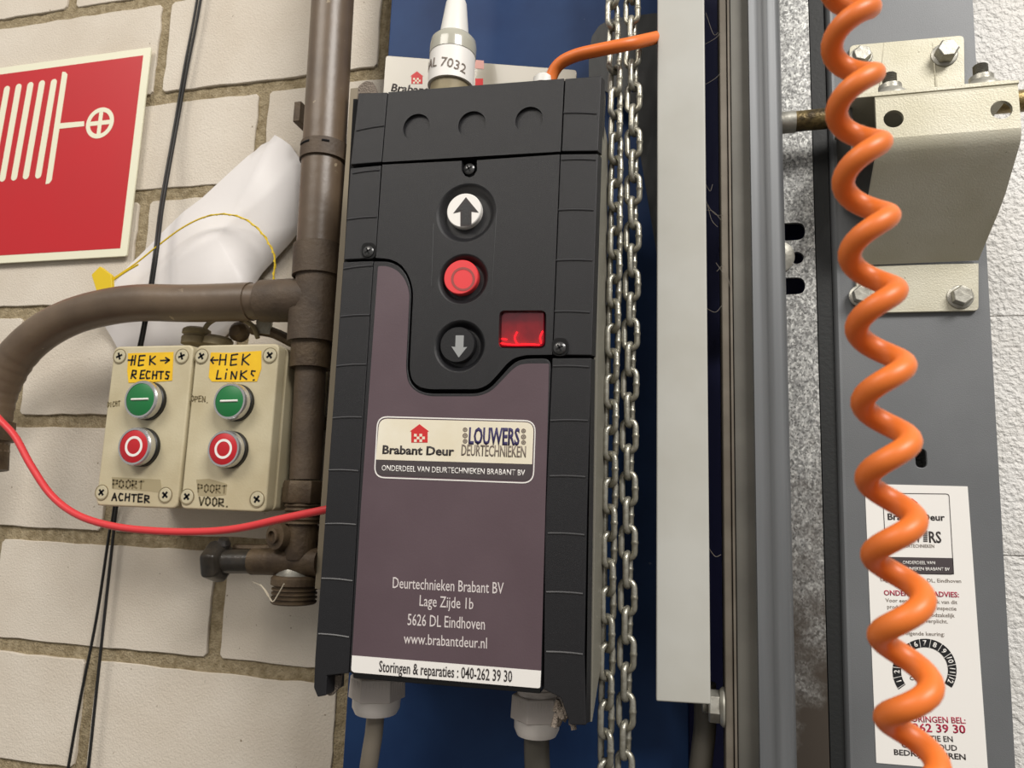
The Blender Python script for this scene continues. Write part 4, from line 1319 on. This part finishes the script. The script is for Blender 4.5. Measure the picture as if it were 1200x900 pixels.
def station(quad, label, lets, bts, scr, faded, side_r):
    x0 = (P(*quad[0], HB).x + P(*quad[3], HB).x) / 2; x1 = (P(*quad[1], HB).x + P(*quad[2], HB).x) / 2
    z1 = (P(*quad[0], HB).z + P(*quad[1], HB).z) / 2; z0 = (P(*quad[2], HB).z + P(*quad[3], HB).z) / 2
    t = thing('push_button_station', Vector(((x0 + x1) / 2, HB + .03, z0)), label, 'button box', 'beige push button boxes')
    bm = bmesh.new()
    q = [Vector((x0, HB, z1)), Vector((x1, HB, z1)), Vector((x1, HB, z0)), Vector((x0, HB, z0))]
    prism(bm, rnd(q, .006), HB + .012)
    obj('lid', bm, M_beige, t, bevel=.0018, seg=3)
    q = [Vector((x0 + .0008, HB + .0125, z1 - .0008)), Vector((x1 + side_r, HB + .0125, z1 - .0008)), Vector((x1 + side_r, HB + .0125, z0 + .0008)), Vector((x0 + .0008, HB + .0125, z0 + .0008))]
    bm = bmesh.new(); prism(bm, rnd(q, .006), WALL - .003); obj('box_body', bm, M_beige, t, bevel=.001)
    for sx, sy in scr:
        c = P(sx, sy, HB); s = obj('lid_screw', lt(c, FRONT, [(0, 0), (.0058, 0), (.0058, .0004), (.0053, .0008), (0, .0008)], 24), M_screwb, t)
        obj('screw_rim', lt(c, FRONT, [(.0059, 0), (.0059, .0007), (.0065, .0007), (.0065, 0)], 24), M_beiged, t)
        bm = bmesh.new(); g = random.uniform(.3, 1.2)
        for a in (g, g + PI / 2):
            d = Vector((math.cos(a), 0, math.sin(a))); n = Vector((-d.z, 0, d.x)); q0 = c + Vector((0, -.0009, 0))
            prism(bm, [q0 - d * .0032 - n * .0009, q0 + d * .0032 - n * .0009, q0 + d * .0032 + n * .0009, q0 - d * .0032 + n * .0009], c.y - .0002)
        obj('cross_slot', bm, M_dark, s, smooth=False)
    for (cx, cy, cm, kind) in bts:
        # position of the front disc fixes the axis
        Dfr = HB - .0115
        c = P(cx, cy, Dfr); c.y = HB
        R = 18.2 * mpp(cx, cy, Dfr)
        b = obj('push_button', lt(c, FRONT, [(0, 0), (R * 1.08, 0), (R * 1.08, .0035), (R * 1.02, .0045), (0, .0045)], 36), M_rubber, t)
        obj('bezel', lt(c + FRONT * .0045, FRONT, [(0, 0), (R * 1.04, 0), (R * 1.06, .001), (R * 1.06, .0058), (R * 1.0, .0070), (R * .90, .0070), (R * .90, .0055), (0, .0055)], 40), M_chrome, b)
        obj('cap', lt(c + FRONT * .010, FRONT, [(0, 0), (R * .895, 0), (R * .895, .0011), (R * .86, .0014), (0, .0014)], 36), cm, b, label='green cap' if kind == 'bar' else 'red cap')
        Dk = Dfr - .0001
        if kind == 'bar':
            a = P(cx - 10, cy, Dk); bb = P(cx + 10, cy - .6, Dk)
            obj('white_bar', tb([a, bb], .0009, 8, flat=1), M_white, b)
        else:
            c3 = P(cx, cy, Dk)
            bm = bmesh.new(); ring_w(bm, c3, R * .56, R * .42, Dk + .0002); obj('white_ring', bm, M_white, b, smooth=False)
    return t, (x0, x1, z0, z1)


s1, e1_ = station([(133, 405), (225, 405), (208.5, 597), (112, 592)], 'left beige push button box with yellow HEK RECHTS label', None,
              [(164, 468, M_green, 'bar'), (156.5, 523, M_redcap, 'ring')], [(140.5, 417.5), (213.5, 417.5), (119.5, 577), (194, 580)], None, 0.0)
s2, e2_ = station([(229, 405), (325, 402), (313, 600), (211.5, 597)], 'right beige push button box with yellow HEK LINKS label', None,
              [(268.5, 470, M_green, 'bar'), (261.5, 526, M_redcap, 'ring')], [(236.5, 417.5), (316.5, 416.5), (219.5, 582), (301.5, 585)], None, 0.001)
DL = HB - .0004
l1 = obj('yellow_label', pr([(150, 414), (203, 412.5), (201.5, 446), (174, 448), (150.5, 448.5), (149, 434), (150, 422)], DL, HB), M_yel, s1, smooth=False, label='yellow handwritten label')
l2 = obj('yellow_label', pr([(247, 413), (270, 413.5), (306, 411), (306, 432), (301, 447), (270, 447.5), (248, 447), (244.5, 442), (246, 425)], DL, HB), M_yel, s2, smooth=False, label='yellow handwritten label')
DT = DL - .0002
PENS = 1.35
H = [  # HEK ->  RECHTS
    [(155.5, 417), (153.5, 428)], [(150, 422), (157, 422)], [(158.8, 416.5), (157.3, 427.5)],
    [(163.5, 417), (162, 428.5)], [(163.5, 417), (170, 416.5)], [(163, 422.3), (168.5, 422)], [(162, 428.5), (168, 427.5)],
    [(176, 417), (175.3, 427.5)], [(182, 417.5), (176, 422.5), (182, 427)],
    [(188, 422.5), (198, 422)], [(194, 419), (198.5, 422), (193.5, 425.5)],
    [(155.5, 434), (153.5, 443.5)], [(155.5, 434), (159.5, 434.5), (159, 438.5), (154.5, 439), (159, 443.5)],
    [(165.5, 434.5), (164, 443.5)], [(165.5, 434.5), (170, 434)], [(164.5, 439), (168.5, 438.8)], [(164, 443.5), (169, 443)],
    [(176, 435.5), (172.5, 435), (171, 439.5), (172, 443.5), (175.5, 443)],
    [(179.5, 435), (178.5, 444)], [(183.8, 435), (183, 444)], [(179, 439.5), (183.5, 439.5)],
    [(185.5, 435.5), (191.5, 435.5)], [(188.8, 435.5), (188.3, 444)],
    [(198.5, 436), (195, 435.5), (194.5, 438.5), (197.5, 440.5), (196.5, 444), (193.5, 443.5)]]
obj('handwriting', strokes(H, .85, DT), M_pen, l1, smooth=False)
H = [[(247, 422), (255.5, 421.8)], [(250, 418.5), (247, 422), (250, 426)],
     [(258.5, 415.5), (257, 427.5)], [(265, 415.5), (263.8, 427.5)], [(257.5, 421.5), (264.5, 421.5)],
     [(271.5, 416), (270, 428)], [(271.5, 416), (278.5, 415)], [(270.5, 421.5), (277, 421)], [(270, 428), (277, 427)],
     [(285, 415), (283.5, 427.5)], [(293, 415), (284.5, 421.5), (291.5, 427.5)],
     [(255.5, 434), (253.5, 444), (259, 443.5)], [(265, 437), (264, 444)], [(265.8, 432.5), (266, 433.5)],
     [(270.5, 444), (271.5, 435.5), (276, 444), (277.5, 435.5)], [(282.5, 434.5), (281.5, 444.5)], [(289, 434.5), (282, 439), (289, 444.5)],
     [(299, 435), (295, 434.5), (294.5, 438), (297, 440.5)], [(298, 445), (296.5, 445.5)]]
obj('handwriting', strokes(H, .85, DT), M_pen, l2, smooth=False)
DW = HB - .0003
GL = {'P': [[(0, 0), (0, 1)], [(0, 1), (.8, .9), (.8, .55), (0, .45)]], 'O': [[(.4, 1), (.05, .8), (.05, .2), (.4, 0), (.85, .25), (.8, .8), (.4, 1)]],
      'R': [[(0, 0), (0, 1)], [(0, 1), (.8, .9), (.75, .55), (0, .45), (.9, 0)]], 'T': [[(0, .95), (1, 1)], [(.5, 1), (.45, 0)]],
      'A': [[(0, 0), (.45, 1), (.9, 0)], [(.2, .4), (.75, .4)]], 'C': [[(.85, .9), (.3, 1), (.05, .5), (.3, 0), (.85, .1)]],
      'H': [[(0, 0), (0, 1)], [(.8, 0), (.8, 1)], [(0, .5), (.8, .5)]], 'E': [[(.8, 1), (0, 1), (0, 0), (.85, .03)], [(0, .52), (.65, .55)]],
      'V': [[(0, 1), (.45, 0), (.9, 1)]], 'D': [[(0, 0), (0, 1), (.7, .75), (.75, .3), (0, 0)]], 'I': [[(.3, 0), (.35, 1)]], 'N': [[(0, 0), (0, 1), (.8, 0), (.8, 1)]],
      '.': [[(.2, .0), (.35, .05)]], ' ': []}


def scrawl(txt, a, b, h, parent, m_, name, rr=.8):
    n = len(txt); paths = []
    for i, ch in enumerate(txt):
        x0 = a[0] + (b[0] - a[0]) * i / n; y0 = a[1] + (b[1] - a[1]) * i / n + random.uniform(-.5, .5); w_ = (b[0] - a[0]) / n * .78
        sl_ = random.uniform(-.02, .16)
        for st in GL[ch]:
            paths.append([(x0 + (px_ + sl_ * py_) * w_ + random.uniform(-.25, .25), y0 - py_ * h + random.uniform(-.3, .3)) for px_, py_ in st])
    obj(name, strokes(paths, rr, DW), m_, parent, smooth=False)


obj('grime_smear', pr([(131, 559), (170, 561), (188, 562), (190, 578), (176, 576), (132, 573)], HB - .00012, HB), M_smear, s1, smooth=False)
obj('grime_smear', pr([(230, 562), (245, 561), (266, 567), (265, 580), (250, 582), (232, 581)], HB - .00012, HB), M_smear, s2, smooth=False)
scrawl('POORT', (132, 571.5), (170, 573), 9, s1, M_fade, 'faded_handwriting', .9)
scrawl('ACHTER', (131, 586), (177, 589), 8.5, s1, M_pen, 'handwriting', .8)
scrawl('DICHT', (126, 477), (141, 475), 5.5, s1, M_fade, 'faded_handwriting', .45)
scrawl('POORT', (232, 577), (267, 578), 9, s2, M_fade, 'faded_handwriting', .8)
scrawl('VOOR.', (233, 592), (272, 594), 9.5, s2, mat('worn_marker', (86, 78, 56), .7), 'handwriting', .85)
scrawl('OPEN.', (224, 470), (246, 472), 6.5, s2, M_fade, 'faded_handwriting', .5)

# glands and stray cables above the boxes
gl = thing('beige_gland', P(229, 402, .56), 'dirty beige cable gland on top of the push button boxes, under the bent brown pipe', 'cable gland')
c = P(229, 404, .56)
obj('gland_nut', lt(c, Vector((0, 0, 1)), [(0, 0), (.0125, 0), (.0125, .0065), (.0108, .0075), (.0108, .009), (.0125, .0098), (.0122, .0135), (.009, .0155), (0, .0155)], 12), M_beiged, gl, bevel=.0004)
c = P(262, 405, .56)
obj('gland_body', lt(c + Vector((-.006, 0, 0)), Vector((.15, 0, 1)), [(0, 0), (.013, 0), (.0125, .006), (.010, .0085), (0, .009)], 20), M_beiged, gl)
wire('beige_wire', [(238, 388), (246, 378), (262, 371), (280, 372), (296, 382), (302, 396)], .558, .0022, M_beiged, 'beige wire arching over the top of the push button boxes')
jb = thing('small_junction', P(310, 395, .565), 'small dirty metal clamp between the push button boxes and the pipe tee', 'clamp')
obj('metal_tab', rpr([(300, 374), (318, 375), (316, 392), (300, 390)], .560, .563, .001), M_bolt, jb, bevel=.0004)
obj('clamp_bar', tb(smoothline([P(296, 386, .565), P(320, 390, .565), P(345, 402, .565)], 4), .005, 10), M_brown, jb)
obj('clamp_nut', lt(P(283, 390, .568), FRONT, [(0, 0), (.009, 0), (.009, .006), (.005, .010), (0, .010)], 14), M_brown, jb)

# ------------------------------------------------ red cable
rc = smoothline([P(-20, 470, .508), P(0, 492, .507), P(18, 512, .506), P(36, 545, .506), P(60, 580, .508), P(90, 603, .505), P(130, 616, .502), P(180, 622, .500), P(235, 623, .497), P(280, 619, .492), P(330, 608, .486), P(378, 598, .482), P(400, 594, .482)], 8)
tag(obj('red_cable', tb(rc, .0029, 14), M_redcab), 'thin red cable sagging under the push button boxes to the control unit', 'cable')

# ------------------------------------------------ drain valve under the pipe
vl = thing('drain_valve', P(320, 660, .535), 'dark brass drain valve with black knob and threaded hose cap below the brown pipe', 'valve')
VD = .535
def pv(x, y, D=VD): return P(x, y, D)
e = mpp(310, 655, VD)
obj('valve_body', tb([pv(300, 658), pv(340, 658), pv(376, 659)], [13.5 * e, 14.5 * e, 14.5 * e], 24), M_brown, vl)
obj('spindle_sleeve', tb([pv(262, 658), pv(305, 658)], 12.5 * e, 24), M_hard, vl)
obj('sleeve_ring', tb([pv(296, 658), pv(304, 658)], 13.6 * e, 24), M_brown, vl)
bm = bmesh.new()
kx = pv(254, 658); dx_ = (pv(270, 658) - kx).normalized()
pf = [(0, -.008), (.012, -.008), (.0165, -.005), (.0175, 0), (.0165, .006), (.012, .009), (0, .009)]
lathe(bm, kx, dx_, pf, 6, .2)
obj('knob', bm, M_hard, vl, bevel=.0015, label='black knob')
obj('knob_lug', lt(pv(262, 637), Vector((.2, -.3, 1)), [(0, -.004), (.005, -.004), (.006, 0), (.004, .004), (0, .005)], 12), M_hard, vl)
obj('cross_bar', tb([pv(275, 642, .545), pv(318, 643, .545), pv(345, 640, .545)], .0035, 8), M_brown, vl)
c = pv(322, 628, .520)
obj('bleed_screw', lt(c, Vector((-.35, -1, 0)), [(0, -.020), (.0105, -.020), (.0115, -.012), (.0105, -.004), (.0105, 0), (.006, .0005), (.006, .003), (.004, .0035), (.004, .001), (0, .001)], 24), M_brown, vl)
obj('bleed_boss', tb([pv(335, 628, .53), pv(352, 633, .53), pv(362, 640, .54)], [.009, .007, .005], 12), M_brown, vl)
obj('connection', tb([pv(354, 612), pv(353, 640), pv(352, 655)], .0125, 20), M_brown, vl)
obj('side_stub', tb([pv(362, 628, .545), pv(380, 628, .545)], .008, 12), M_brown, vl)
cc = pv(344, 707)
upv = Vector((0, 0, 1))
obj('nipple', lt(pv(344, 680), upv, [(0, 0), (.014, 0), (.014, .004), (.010, .008), (.008, .018), (0, .018)], 24), M_bolt, vl, label='bright nipple')
pf = [(0, 0), (.0165, 0)]
for k in range(4): pf += [(.0175, .001 + k * .0032), (.0175, .0022 + k * .0032), (.0160, .0026 + k * .0032), (.0160, .0036 + k * .0032)]
pf += [(.0185, .0145), (.0185, .0195), (.0165, .0215), (0, .0215)]
obj('hose_cap', lt(cc, upv, pf, 28), M_brown, vl)
obj('cobweb', join(tb(smoothline([pv(305, 685, .52), pv(312, 693, .518), pv(319, 705, .515), pv(325, 698, .515), pv(333, 684, .512)], 4), .0005, 5), tb(smoothline([pv(296, 682, .53), pv(306, 687, .52), pv(315, 700, .515)], 4), .0003, 5)), mat('cobweb_thread', (190, 180, 160), .9), vl)
